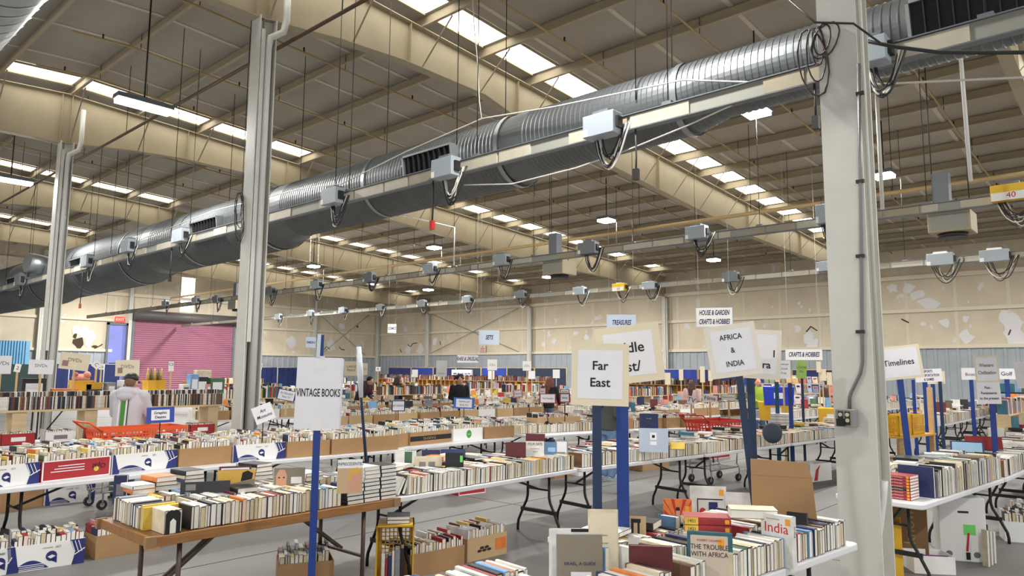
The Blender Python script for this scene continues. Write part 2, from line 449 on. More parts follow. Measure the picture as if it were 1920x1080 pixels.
# columns: H sections with a pipe in the recess
def hcol(name, x, y, h, label, pipe=True):
    b = MB()
    b.box(x-0.16, x-0.14, y-0.15, y+0.15, 0, h); b.box(x+0.14, x+0.16, y-0.15, y+0.15, 0, h); b.box(x-0.14, x+0.14, y-0.006, y+0.006, 0, h)
    b.box(x-0.24, x+0.24, y-0.2, y+0.2, 0, 0.02)
    o = struct(name, b, M_COLW, label=label)
    return o
c1 = hcol('column', 6.06, 1.78, 8.0, 'near white steel column with an outlet box, right of centre')
c2 = hcol('column', 5.98, 11.28, 7.95, 'white steel column behind the vintage books sign')
c3 = hcol('column', 5.95, 21.75, 7.95, 'white steel column farthest left, behind the film disc signs')
for k, (x, y) in enumerate(((5.95, 32.4), (5.95, 43.0))): hcol('column', x, y, 7.95, 'white steel column beyond the left edge')
def pipe_obj(pts, r, m, par, name='pipe', n=10): return MB().tube(pts, r, n).obj(name, m, par)
for (x, y, o) in ((5.98, 11.28, c2), (5.95, 21.75, c3)):
    pipe_obj([(x+0.03, y-0.1, 0.05), (x+0.03, y-0.1, 7.4), (x+0.05, y-0.13, 7.6), (x+0.25, y-0.2, 7.75), (x+0.3, y-0.2, 8.0), (x+0.3, y-0.2, 8.9)], 0.062, M_PIPEW, o, 'downpipe')
    pipe_obj([(x-0.09, y-0.13, 0.3), (x-0.09, y-0.13, 7.9)], 0.012, M_CABLE, o, 'cable')
    MB().box(x-0.13, x-0.06, y-0.16, y-0.12, 2.3, 7.7).obj('conduit', M_COLW, o)
# near column: white conduit at its corner, plus the grey conduit down to the outlet box
pipe_obj([(6.0, 1.62, 1.0), (6.0, 1.62, 7.8)], 0.016, M_COLW, c1, 'conduit')
pipe_obj([(6.0, 1.7, 0.05), (6.0, 1.7, 0.55), (6.0, 1.66, 0.75), (6.0, 1.63, 0.95), (6.0, 1.62, 1.05)], 0.028, M_PIPEW, c1, 'pipe')
pc = lambda px, py: at_x(px, py, 5.875)
pipe_obj([pc(1610,120), pc(1613,330), pc(1616,600), pc(1617,680), pc(1613,700), pc(1596,735), pc(1593,745), pc(1593,770)], 0.014, mat('grey_conduit', (120,122,122), 0.4, 0.6), c1, 'grey_conduit')
for py in (175, 340, 480, 622): q = pc(1613, py); MB().cbox((q.x, q.y, q.z), (0.03, 0.06, 0.025)).obj('clamp', M_DARK, c1)
q = pc(1592, 783)
ob = thing('outlet_box', 'grey electrical outlet box on the near white column', 'outlet box', (q.x-0.005, q.y, q.z))
bevel(MB().box(-0.09, 0.0, -0.07, 0.07, -0.065, 0.065).obj('housing', mat('outlet_grey', (146,148,146), 0.45, 0.3), ob))
for dy, s in ((0.032, 1), (-0.018, 1)):
    MB().box(-0.096, -0.09, dy-0.018, dy+0.018, -0.05, 0.05).obj('cover_plate', M_DARK, ob)
    for dz in (0.026, -0.016):
        if dy > 0 and dz < 0: continue
        MB().tube([(-0.099, dy, dz), (-0.094, dy, dz)], 0.015, 12).obj('socket', mat('socket', (214,206,170), 0.5), ob)
MB().box(-0.104, -0.09, 0.0, 0.06, -0.06, -0.005).obj('flap', M_BLACK, ob)
# ------------------------------------------------------------------ big spiral duct
DX = 7.75
M_GALVD = mat('spiral_galvanised', (116,120,122), 0.46, 0.75, noise=0.1, scale=1.5)
def duct_profile(y):          # (diameter) growing away from the camera; the top stays level
    pts = [(-9,.70),(2.6,.72),(3.6,.74),(4.1,.86),(6.4,.9),(7.0,1.03),(13.0,1.1),(14.0,1.3),(20.0,1.36),(21.5,1.55),(28.5,1.6),(30.0,1.72),(49,1.75)]
    for (a, da), (b, db) in zip(pts, pts[1:]):
        if a <= y <= b: return da+(db-da)*(y-a)/(b-a)
    return .7
duct_dia0 = duct_profile
def duct_x(y): return 7.36 + duct_dia0(y)*0.53
def duct_profile(y): return duct_dia0(y)*duct_x(y)/7.75
def duct_top(y): return 1.85+(3.75+0.006*max(0, y-6))*duct_x(y)/7.75
dt = thing('air_duct', 'long galvanised spiral air duct hanging under the roof behind the near busway', 'air duct', (DX, 1.0, 0))
b = MB(); n = 44; ys = []; y = -8.0
while y < 47:
    st = 0.078 if y < 18 else 0.13
    ys += [(y, 0), (y+st*0.7, 0), (y+st*0.78, 1), (y+st*0.92, 1)]; y += st
vs = []; fs = []
for y, rib in ys:
    rr = duct_profile(y)/2 + 0.009*rib*(1 if (int(y*2.0) % 13) else 0)
    zc = duct_top(y)-duct_profile(y)/2
    for k in range(n):
        t = 2*math.pi*k/n
        vs.append((duct_x(y)-DX+rr*math.cos(t), y-1.0, zc+rr*math.sin(t)))
for i in range(len(ys)-1):
    for k in range(n): fs.append((i*n+k, i*n+(k+1)%n, (i+1)*n+(k+1)%n, (i+1)*n+k))
b.add(vs, fs, 0, None, False)
b.obj('duct_shell', M_GALVD, dt)
for y in (4.1, 7.0, 10.2, 14.0, 17.6, 21.5, 25.5, 30.0):
    r0 = duct_profile(y)/2; zc = duct_top(y)-r0
    b = MB(); b.tube([(duct_x(y)-DX, y-1.04, zc), (duct_x(y)-DX, y-0.96, zc)], r0+0.022, 32, caps=False); b.obj('duct_band', M_GALV, dt)
M_GRILLE = mat('grille_dark', (34,35,38), 0.6)
for (y, ln, st) in ((1.0, 1.05, 0.74), (8.35, 1.1, .95), (16.0, 1.3, 1.1), (24.4, 1.4, 1.2), (31.5, 1.4, 1.3)):
    r0 = duct_profile(y)/2; zc = duct_top(y)-r0
    a = math.radians(168 if y < 3 else 172)
    M = Matrix.Translation((duct_x(y)-DX, y-1.0, zc)) @ Matrix.Rotation(-(math.pi-a), 4, 'Y')
    hh = 0.17 if y < 3 else 0.2
    b = MB(); d = r0+0.16
    b.box(-d, -r0+0.1, -ln/2-0.03, -ln/2, -hh, hh, 0, M); b.box(-d, -r0+0.1, ln/2, ln/2+0.03, -hh, hh, 0, M)
    b.box(-d, -r0+0.1, -ln/2, ln/2, hh, hh+0.03, 0, M); b.box(-d, -r0+0.1, -ln/2, ln/2, -hh-0.03, -hh, 0, M)
    hd = b.obj('grille_housing', mat('galv_plate', (168,172,172), 0.4, 0.6), dt)
    k = MB(); nb = 9
    k.box(-d+0.06, -d+0.08, -ln/2, ln/2, -hh, hh, 0, M)
    for i in range(1, nb):
        yy = -ln/2+ln*i/nb; k.box(-d+0.005, -d+0.06, yy-0.006, yy+0.006, -hh, hh, 0, M)
    k.obj('grille', M_GRILLE, hd)
for y in [-2, 1.4, 4.6, 7.8, 11, 14.5, 18, 22, 26, 30]:
    r0 = duct_profile(y)/2; zc = duct_top(y)-r0
    b = MB()
    for sx in (-1, 1): b.tube([(duct_x(y)-DX+sx*(r0+0.02), y-1.0, zc), (duct_x(y)-DX+sx*(r0+0.02), y-1.0, roof_z(DX)-0.27)], 0.008, 6)
    b.obj('hanger_rod', M_DARK, dt)
r0 = duct_profile(29)/2
MB().tube([(0.0, 27.6, 5.35), (-r0*0.95, 27.5, 5.42)], 0.34, 20).obj('end_cap', M_GALV, dt)
# wire slung along the duct and down to the roof
b = MB(); pts = [(0, 0.2, 6.02), (0, 5.6, 5.62), (0, 8.5, 5.7), (0, 10.4, 5.72), (0, 14, 5.62), (0, 22, 5.6), (0, 30, 5.7)]
w = tag(MB().tube([at_x(x, y, 7.2) for x, y in ((2500,140),(1915,145),(1600,160),(1280,150),(1040,200),(905,222),(760,285),(640,345),(560,355),(400,395),(250,455))], 0.010, 6).obj('slack_wire', M_CABLEW), 'pale slack wire strung along the front of the air duct', 'wire')
tag(MB().tube([at_x(x, y, 7.2) for x, y in ((903,222),(899,190),(895,110),(890,60),(885,-20))], 0.008, 6).obj('slack_wire', M_CABLEW), 'thin white wire dropping from the roof to the duct wire', 'wire')
tag(MB().tube([at_x(x, y, 7.0) for x, y in ((870,347),(960,345),(1080,315),(1180,280),(1290,235),(1420,175),(1500,145))], 0.009, 6).obj('slack_wire', M_CABLEW), 'white wire sagging under the near busway between its big boxes', 'wire')
d2o = thing('air_duct', 'grey duct end high in the top left corner of the hall', 'air duct', (0.2, 9.5, 0))
t62 = math.radians(62.2); rr = 0.55
zc = 1.85+ (0.2+ rr*0.0)*math.tan(t62)
# tangent cylinder along Y: centre lies to the left of the sight plane
cx = 2.1; cz = CAM_H + cx*math.tan(t62)
ox, oz = -math.sin(t62)*rr, math.cos(t62)*rr
b = MB(); b.tube([(cx+ox-0.2, -14, cz+oz), (cx+ox-0.2, 2.0, cz+oz), (cx+ox-0.2, 3.0, cz+oz)], [rr, rr, rr], 32)
for i in range(30): b.tube([(cx+ox-0.2, -6+i*0.3, cz+oz), (cx+ox-0.2, -5.97+i*0.3, cz+oz)], rr+0.01, 32, caps=False)
b.obj('duct_shell', M_GALV, d2o)
b = MB()
for y in (-4, 0.5, 2.6): b.tube([(cx+ox-0.2, y, cz+oz+rr-0.02), (cx+ox-0.2, y, roof_z(2)-0.02)], 0.008, 6)
b.obj('hanger_rod', M_DARK, d2o)

# ------------------------------------------------------------------ busways with their plug-in boxes
def cable_loops(par, n, w, drop, seed, light=1):
    r = random.Random(seed)
    for k in range(n):
        x0 = r.uniform(-0.42, -0.1)*w; x1 = r.uniform(0.5, 0.85)*w; dr = drop*r.uniform(0.55, 1.0)
        pts = []
        for i in range(11):
            t = i/10; pts.append((x0+(x1-x0)*t + 0.04*w*math.sin(t*math.pi), -0.02-0.06*math.sin(t*math.pi)*r.uniform(.3, 1), -0.11*w/0.45 - dr*math.sin(math.pi*min(1, t**0.8*1.0)) + (0.22*w*t**3)))
        MB().tube(pts, 0.011 if k < 6 else 0.008, 6).obj('cable', M_CABLEW if k < light else M_CABLE, par)
def busway(label, x, y0, y1, z, h, boxes, names):
    t = thing('busway', label, 'busway', (x, (y0+y1)/2, z))
    yc = (y0+y1)/2
    b = MB(); b.box(-0.03, 0.03, y0-yc, y1-yc, -h/2, h/2, 0); b.box(-0.06, 0.04, y0-yc, y1-yc, h/2, h/2+0.012, 1); b.box(-0.06, 0.04, y0-yc, y1-yc, -h/2-0.012, -h/2, 1)
    b.obj('rail', [M_BUS[2], M_BOXD], t)
    r = random.Random(int(x)); y = y0
    pl = [MB(), MB()]
    while y < y1-0.2:
        L = r.choice((0.3, 0.45, 0.6, 0.8))
        if r.random() < 0.72: pl[r.random() < 0.35].box(-0.045, -0.03, y-yc+0.02, min(y+L, y1)-yc-0.02, -h/2+0.008, h/2-0.008)
        y += L
    for k, q in enumerate(pl): tag(q.obj('cover_plate', M_BUS[k], t), None, None, None, 'stuff')
    y = y0+0.8
    while y < y1:
        MB().tube([(0, y-yc, h/2), (0, y-yc, roof_z(x)-0.26-z)], 0.007, 6).obj('hanger_rod', M_DARK, t)
        MB().cbox((0, y-yc, h/2+0.03), (0.09, 0.12, 0.04)).obj('clamp', M_BOXD, t)
        y += 3.05
    for i, (px, py, w, hh, m, kind) in enumerate(boxes):
        p = at_x(px, py, x-0.09)
        dep = (p-EYE).dot(_f)
        s = dep/FPX
        ang = math.atan2(p.y, p.x)
        W_ = w*s/max(0.25, abs(math.sin(math.radians(90)-0)*math.cos(ang)) + 0.35*abs(math.sin(ang))); H_ = hh*s
        W_ = min(W_, 0.62)
        bx = thing('junction_box', names(i, kind), 'junction box', (x-0.03, p.y, p.z), -math.pi/2, 'plug-in boxes on the busways')
        hs = bevel(MB().box(-W_/2, W_/2, -0.2, 0.0, -H_/2, H_/2).obj('housing', M_BOXG if m == 0 else (M_BOXD if m == 1 else mat('yellow_box', (228,186,44), 0.5)), bx), 0.008)
        lb = MB().box(-W_/2+0.01, -W_/2+0.01+W_*0.14, -0.203, -0.2, -H_/2+0.01, -H_/2+H_*0.35); lb.obj('rating_label', M_WHITE, hs)
        hn = MB().box(W_/2, W_/2+0.035, -0.15, -0.05, -H_*0.25, H_*0.25); hn.obj('switch', M_DARK, bx)
        cm = MB().box(-W_*0.25, W_*0.25, -0.15, 0.02, H_/2, H_/2+0.05); cm.obj('mounting_clip', M_WHITE if kind == 'white' else M_BOXD, bx)
        if kind != 'bare': cable_loops(bx, 9 if dep < 16 else 5, max(W_, 0.3), H_*1.7, 31*i+int(x), 3 if dep < 12 else 1)
        if m == 2:
            MB().box(-W_/2+0.01, W_/2-0.03, -0.205, -0.2, -H_/2+0.0, 0).obj('sticker', M_WHITE, hs)
            text(hs, '60' if x > 18 else '40', H_*0.5, M_INKR, (0.02, -0.207, -H_*0.22))
    return t
ordl = ['nearest','second','third','fourth','fifth','sixth','seventh','eighth','ninth','tenth','eleventh','twelfth','thirteenth','fourteenth','fifteenth','sixteenth']
def nm(b1):
    def g(i, kind):
        k = {'bare':'grey plug-in box without cables','white':'grey plug-in box with white clips','yellow':'yellow topped plug-in box with red numbers'}.get(kind, 'grey plug-in box with drooping cable loops')
        return '%s, %s from the right on %s' % (k, ordl[i] if i else 'first', b1)
    return g
busway('near cream busway rail carrying large grey boxes in front of the air duct', 7.0, -6, 40, 4.76, 0.17,
  [(1645,100,46,48,0,''),(1133,238,70,42,0,''),(840,317,52,36,0,''),(628,370,40,30,0,''),(342,443,30,24,0,''),(243,462,26,24,0,''),(166,491,22,20,0,''),(40,525,20,22,1,'')], nm('the near busway'))
busway('middle cream busway rail running below the roof beyond the air duct', 14.2, -4, 45.5, 4.76, 0.15,
  [(1895,362,62,30,2,'yellow'),(1550,402,34,36,0,''),(1308,437,42,24,0,''),(1105,466,40,22,1,''),(942,488,32,20,0,''),(808,505,26,18,0,''),(695,521,24,16,1,''),(595,534,22,14,0,''),(508,546,20,14,1,''),(408,562,16,12,1,''),(369,563,14,11,0,''),(312,569,12,10,0,'')], nm('the middle busway'))
busway('far cream busway rail in front of the far wall', 21.1, -2, 49, 4.76, 0.15,
  [(1865,480,48,22,0,'white'),(1764,487,46,22,0,'white'),(1548,500,30,18,0,'bare'),(1371,520,32,18,1,''),(1219,536,28,14,0,''),(1163,539,28,14,2,'yellow'),(1088,546,26,14,0,''),(977,553,24,13,1,''),(877,562,20,12,0,'white'),(792,570,20,12,1,''),(714,577,15,11,1,''),(644,582,16,10,0,''),(583,588,14,10,1,''),(523,594,14,10,0,'')], nm('the far busway'))
# drop cords with outlets
for (px, py, ln, x, lab) in ((1192,272,46,7.0,'black drop cord with a dark outlet below the near busway'),(812,350,65,7.0,'black drop cord with a red tagged outlet below the third box'),(1527,160,60,7.0,'coiled drop cord with a metal outlet beside the near column'),(321,478,40,7.0,'long drop cord with a small outlet below the grey duct'),(154,520,50,7.0,'drop cord with an orange plug beside the third column')):
    p = at_x(px, py, x-0.02); dep = (p-EYE).dot(_f); L = ln*dep/FPX
    c = thing('drop_cord', lab, 'cord', (p.x, p.y, p.z))
    MB().tube([(0,0,max(0.0, 4.68-p.z)), (0.01,0,-L*0.5), (0,0,-L)], 0.012, 6).obj('cord', M_CABLE, c)
    MB().box(-0.03, 0.03, -0.03, 0.03, -L-0.13, -L).obj('outlet', M_INKR if 'red' in lab else (mat('orange_plug', (196,110,50), 0.5) if 'orange' in lab else M_DARK), c)
# coils of wire tied to the columns
def coil(p, r, n, seed, lab):
    rr = random.Random(seed); b = MB()
    for k in range(n):
        a = rr.uniform(0.6, 1.0)*r; pts = []
        ph = rr.uniform(-0.4, 0.4)
        for i in range(17):
            t = 2*math.pi*i/16
            pts.append((p.x-0.03*rr.random(), p.y+a*(0.3+abs(ph))*math.sin(t+ph)+ph*0.15, p.z-a*(1.2+ph)+a*(1.2+ph)*math.cos(t)))
        b.tube(pts, 0.007, 5, caps=False)
    return tag(b.obj('cable_coil', mat('wire_brown', (66,54,46), 0.5)), lab, 'cable coil')
coil(at_x(1534, 50, 5.89), 0.2, 6, 3, 'loose coil of dark wire tied to the top of the near column')
coil(at_x(455, 360, 5.8), 0.32, 4, 5, 'loose coil of dark wire beside the middle column')
tag(MB().tube([at_x(x, y, 5.86) for x, y in ((1480,0),(1528,42),(1600,44),(1650,80)) ], 0.009, 6).obj('guy_wire', M_DARK), 'dark guy wire wrapped round the top of the near column', 'wire')
tag(MB().tube([at_x(x, y, 6.3) for x, y in ((1619,76),(1680,88),(1760,98),(1850,99),(1935,98),(2300,60),(2700,-20))], 0.016, 8).obj('black_cable', M_CABLE), 'thick black cable running right from the near column', 'cable')

# ------------------------------------------------------------------ pipes
def pipe_thing(nm_, lab, pts, r, m, rods=()):
    o = tag(MB().tube(pts, r, 10).obj(nm_, m), lab, 'pipe')
    for (x, y, z) in rods: MB().tube([(x, y, z), (x, y, roof_z(x)-0.03)], 0.008, 6).obj('hanger_rod', M_DARK, o)
    return o
pipe_thing('pipe', 'dark brown pipe running along beside the tops of the columns', [(6.5, -6, 7.75), (6.5, 47, 7.75)], 0.035, M_BROWNPIPE, [(6.5, 3.5+3.1*k, 7.75) for k in range(13)])
pipe_thing('pipe', 'tan gas pipe crossing the hall beyond the middle busway', [(19, -4, 6.26), (19, 46, 6.26)], 0.055, M_TANPIPE, [(19, 1+3.6*k, 6.26) for k in range(12)])
for k, y in enumerate((3.6, 6.6, 9.0, 14.0, 17.0, 19.6, 24.6, 27.6, 35.5, 38.5)):
    z = lambda x: roof_z(x)-0.42
    o = pipe_thing('sprinkler_pipe', 'tan sprinkler branch pipe under the purlins, %s from the camera' % ordl[k], [(4.6, y, z(4.6)), (5.9, y, z(5.9)), (36.5, y, z(36.5))], 0.024, M_TANPIPE, [(6+3.52*q, y, z(6+3.52*q)) for q in range(9)])
    o['group'] = 'sprinkler branch pipes'
    for q in range(10):
        x = 5.2+3.2*q; MB().tube([(x, y, z(x)), (x, y, z(x)+0.12)], 0.02, 6).obj('sprinkler_head', M_DARK, o)
pipe_thing('conduit', 'pale bent conduit dropping to the middle busway near the drop light', [at_x(732,398,14.2), at_x(852,427,14.2), at_x(851,500,14.2)], 0.02, M_PIPEW)
pipe_thing('conduit', 'pale vertical conduit hanging right of the near column', [at_x(1793,-30,13.0), at_x(1802,115,13.0), at_x(1820,340,13.0)], 0.03, M_PIPEW)
pipe_thing('conduit', 'white vertical pole hanging below the lamp right of the near column', [at_x(1640,105,14.2), at_x(1647,240,14.2), at_x(1655,395,14.2)], 0.035, M_COLW)

# ------------------------------------------------------------------ unit heaters hung from the roof
for (x, y, lab) in ((14.6, 11.5, 'cream heater unit hanging under the middle busway in the centre'), (14.6, 2.6, 'cream heater unit hanging right of the near column'), (14.6, 28.6, 'cream heater unit hanging beside the middle column')):
    h = thing('unit_heater', lab, 'heater', (x, y, 4.5))
    bevel(MB().box(-0.3, 0.3, -0.33, 0.33, -0.16, 0.2).obj('casing', M_STEEL, h), 0.01)
    MB().box(-0.305, -0.3, -0.28, 0.28, -0.12, 0.16).obj('louvre_panel', M_BUS[2], h)
    MB().tube([(0, 0, -0.24), (0, 0, -0.16)], 0.24, 20).obj('fan_cowl', M_DARK, h)
    MB().box(-0.13, 0.1, 0.0, 0.26, 0.42, 0.95).obj('control_box', M_BOXD, h)
    b = MB()
    for sy in (-0.28, 0.28): b.tube([(0, sy, 0.2), (0, sy, roof_z(x)-0.03-4.5)], 0.01, 6)
    b.obj('hanger_rod', M_DARK, h)

# ------------------------------------------------------------------ high-bay lamps
lamps = [(270,198,'long',7.2),(20,338,'long',7.2),(1418,210,'sq',7.3),(1657,329,'sq',7.2),(1137,413,'sq',7.2),(1797,439,'sq',6.9),(1338,487,'sq',6.9),(814,464,'sq',7.2),(588,499,'sq',7.2),(1028,519,'sq',6.9),(803,543,'sq',6.9)]
lab = ['long strip lamp glowing beside the first roof light row','long strip lamp at the left edge of the hall','square high-bay lamp under the duct left of the near column','square high-bay lamp just right of the near column, upper one','bright high-bay lamp in the middle above the first drop cord','square high-bay lamp under the heater right of the near column','high-bay lamp left of the near column above the middle busway','high-bay lamp right of the duct, upper left one','high-bay lamp half hidden behind the duct and middle column','high-bay lamp below the central heater unit','high-bay lamp low in the centre near the far busway']
for i, (px, py, k, z) in enumerate(lamps):
    p = at_z(px, py, z)
    l = thing('high_bay_lamp', lab[i], 'lamp', (p.x, p.y, p.z), 0, 'high-bay lamps')
    L, Wd = (0.55, 0.16) if k == 'long' else (0.26, 0.26)
    bevel(MB().box(-L, L, -Wd, Wd, 0.02, 0.12).obj('lamp_housing', M_BOXD, l), 0.01)
    MB().box(-L+0.03, L-0.03, -Wd+0.03, Wd-0.03, -0.06, 0.02).obj('diffuser', M_LAMP, l)
    MB().tube([(0, 0, 0.12), (0, 0, roof_z(p.x)-0.012-p.z)], 0.018, 8).obj('stem', M_DARK, l)
    la = bpy.data.lights.new('lamp_light', 'AREA'); la.shape = 'RECTANGLE'; la.size = 2*L; la.size_y = 2*Wd; la.energy = LAMP_W*(2.4 if i >= 8 else 1.0); la.color = (1.0, 0.975, 0.93)
    lo = link('lamp_light', la, l, (0, 0, -0.07))
# further unseen lamps of the same kind over the rest of the hall
for (x, y) in ((14.8, 15.2), (14.8, 25), (14.8, 34.4), (14.8, 44), (23.2, 44), (5.6, 4.5), (-3, 6), (-3, -4), (6, -5), (15, -3), (24, -3), (33, -4), (-3, 16), (-3,28)):  # those behind the duct and middle column are added to brighten the end wall
    l = thing('high_bay_lamp', 'unseen high-bay lamp over the hall', 'lamp', (x, y, 7.3), 0, 'high-bay lamps hidden from this side')
    MB().box(-0.26, 0.26, -0.26, 0.26, 0.02, 0.12).obj('lamp_housing', M_BOXD, l)
    MB().box(-0.23, 0.23, -0.23, 0.23, 0.0, 0.02).obj('diffuser', M_LAMP, l)
    MB().tube([(0, 0, 0.12), (0, 0, roof_z(x)-0.012-7.3)], 0.018, 8).obj('stem', M_DARK, l)
    la = bpy.data.lights.new('lamp_light', 'AREA'); la.shape = 'SQUARE'; la.size = 0.5; la.energy = LAMP_W*(2.2 if x > 14 and y > 30 else 1); la.color = (1.0, 0.975, 0.93)
    link('lamp_light', la, l, (0, 0, -0.03))
# ------------------------------------------------------------------ tables
def table_top(L, Wd, z, th, m):
    b = MB(); r = 0.05; pts = []
    for (cx, cy, a0) in ((L/2-r, Wd/2-r, 0), (-L/2+r, Wd/2-r, 90), (-L/2+r, -Wd/2+r, 180), (L/2-r, -Wd/2+r, 270)):
        for k in range(5):
            a = math.radians(a0+22.5*k); pts.append((cx+r*math.cos(a), cy+r*math.sin(a)))
    n = len(pts); vs = [(x, y, z-th) for x, y in pts]+[(x, y, z) for x, y in pts]
    b.add(vs, [list(range(n))[::-1], list(range(n, 2*n))]+[(i, (i+1)%n, (i+1)%n+n, i+n) for i in range(n)])
    return b
def folding_table(label, x0, y0, ang, L=2.44, Wd=0.76, z=0.74, group='white folding tables', detail=True):
    """x0, y0: front left corner seen from the camera; the table runs along +X turned by ang"""
    a = math.radians(ang); c = Vector((x0, y0, 0)) + Vector((math.cos(a)*L/2 - math.sin(a)*Wd/2, math.sin(a)*L/2 + math.cos(a)*Wd/2, 0))
    t = thing('folding_table', label, 'table', (c.x, c.y, 0), a, group)
    o = table_top(L-0.01, Wd, z, 0.045, M_TBL).obj('tabletop', M_TBL, t)
    if detail: bevel(o, 0.008, 2)
    for sx in (-1, 1):
        x = sx*(L/2-0.28); xo = x - sx*0.0
        fr = MB(); fr.box(x-0.012, x+0.012, -0.26, 0.26, 0.235, 0.275); fr.tube([(x, -0.16, 0.5), (x, 0.16, 0.5)], 0.011, 6)
        fr.tube([(x, -0.2, z-0.05), (x, 0.2, z-0.05)], 0.014, 6)
        lf = fr.obj('crossbar', M_BLACK, t)
        for sy in (-1, 1):
            MB().tube([(x, sy*0.16, z-0.045), (x, sy*0.16, 0.42), (x, sy*0.175, 0.36), (x, sy*0.22, 0.28), (x, sy*0.26, 0.2), (x, sy*0.3, 0.12), (x, sy*0.31, 0.06), (x, sy*0.31, 0.0)], 0.0155, 8).obj('leg', M_BLACK, t)
        MB().bar((x, 0, 0.5), (x-sx*0.55, 0, z-0.05), 0.02, 0.02).obj('brace', M_BLACK, t)
    return t, c, a
def loc_on(c, a, u, v, z):    # point in a table's own frame (u along, v across from the centre)
    return Vector((c.x+math.cos(a)*u-math.sin(a)*v, c.y+math.sin(a)*u+math.cos(a)*v, z))

# ------------------------------------------------------------------ books
COVERS = [('black',(30,30,33)),('white',(226,225,220)),('cream',(222,210,182)),('navy',(38,48,92)),('red',(158,44,46)),('maroon',(96,36,42)),('green',(70,104,74)),('blue',(120,164,206)),('grey',(140,142,146)),('brown',(112,82,60)),('yellow',(222,190,76)),('orange',(222,126,58)),('teal',(52,104,120)),('pink',(214,146,140))]
M_COV = [mat('cover_'+n.replace(' ', '_'), c, 0.5, noise=0.18, scale=11) for n, c in COVERS]
M_PAGE = [mat('pages', (229,221,202), 0.85, noise=0.08, scale=30), mat('pages_white', (236,233,225), 0.85, noise=0.05, scale=30), mat('pages_aged', (208,192,158), 0.85, noise=0.1, scale=30)]
CW = [24, 44, 20, 5, 5, 4, 2, 4, 6, 4, 2, 2, 1, 1]
def pick_cover(r): return r.choices(range(14), CW)[0]
_bm = {}
def book_meshes(t, w, L, ci, pi):
    k = (t, w, L, ci)
    if k not in _bm:
        c = 0.0026
        b = MB()
        for xa, xb in ((-t/2, -t/2+c), (t/2-c, t/2)):
            b.add([(xa,0,0),(xb,0,0),(xb,L,0),(xa,L,0),(xa,0,w),(xb,0,w),(xb,L,w),(xa,L,w)], [(4,5,6,7),(1,2,6,5),(3,0,4,7)], 0)
            b.add([(xa,0,0),(xb,0,0),(xb,L,0),(xa,L,0),(xa,0,w),(xb,0,w),(xb,L,w),(xa,L,w)], [(0,3,2,1),(0,1,5,4),(2,3,7,6)], 1)
        n = 5; vs = []; fs = []
        for i in range(n+1):
            q = math.pi*i/n; x = -(t/2)*math.cos(q); z = w + 0.12*t*math.sin(q)
            vs += [(x, 0, z), (x, L, z)]
        vs += [(-t/2, 0, w-c), (-t/2, L, w-c), (t/2, 0, w-c), (t/2, L, w-c)]
        for i in range(n): fs.append((2*i, 2*i+2, 2*i+3, 2*i+1))
        m_ = 2*(n+1)
        b.add(vs, fs)
        b.add(vs, [[2*i for i in range(n+1)][::-1]+[m_, m_+2], [2*i+1 for i in range(n+1)]+[m_+3, m_+1]], 1)
        _bm[k] = b.mesh('book', [M_COV[ci], M_COV[(0, 0, 3, 0, 9, 5, 0)[(ci*3+len(_bm)) % 7] if ci in (1, 2, 8) else ci]])
    k2 = ('p', t, w, L, pi)
    if k2 not in _bm:
        _bm[k2] = MB().box(-t/2+0.0022, t/2-0.0022, 0.002, L-0.004, 0.004, w-0.003).mesh('pages', M_PAGE[pi])
    return _bm[k], _bm[k2]
TS = (0.02, 0.027, 0.032, 0.036, 0.042); WS = (0.146, 0.152, 0.156, 0.162); LS = (0.2, 0.225, 0.24)
BOOK_N = [0]
BASEM = Matrix.Identity(4)
def book(M, label, group, t, w, L, ci, pi, name='book'):
    cm, pm = book_meshes(t, w, L, ci, pi)
    o = bpy.data.objects.new(name, cm); COL.objects.link(o); o.matrix_world = M
    p = bpy.data.objects.new('pages', pm); COL.objects.link(p); p.parent = o
    tag(o, label, 'book', group); BOOK_N[0] += 1
    return o
# many far books share one mesh
FAR = MB()
FARM = M_COV + M_PAGE
def far_book(M, t, w, L, ci, pi):
    c = 0.003
    FAR.add([(-t/2,0,0),(t/2,0,0),(t/2,L,0),(-t/2,L,0),(-t/2,0,w),(t/2,0,w),(t/2,L,w),(-t/2,L,w)], [(4,5,6,7),(1,2,6,5),(3,0,4,7),(2,3,7,6)], ci, M)
    FAR.add([(-t/2,0,0),(t/2,0,0),(t/2,0,w),(-t/2,0,w)], [(0,1,2,3)], (0, 0, 3, 0, 9, 5, 0)[len(FAR.v) % 7] if ci in (1, 2, 8) else ci, M)
    FAR.add([(-t/2+c,-0.002,0.004),(t/2-c,-0.002,0.004),(t/2-c,-0.002,w-0.004),(-t/2+c,-0.002,w-0.004),(-t/2+c,0.0,0.004),(t/2-c,0.0,0.004),(t/2-c,0.0,w-0.004),(-t/2+c,0.0,w-0.004)], [(0,1,2,3),(3,2,6,7)], 14+pi, M)
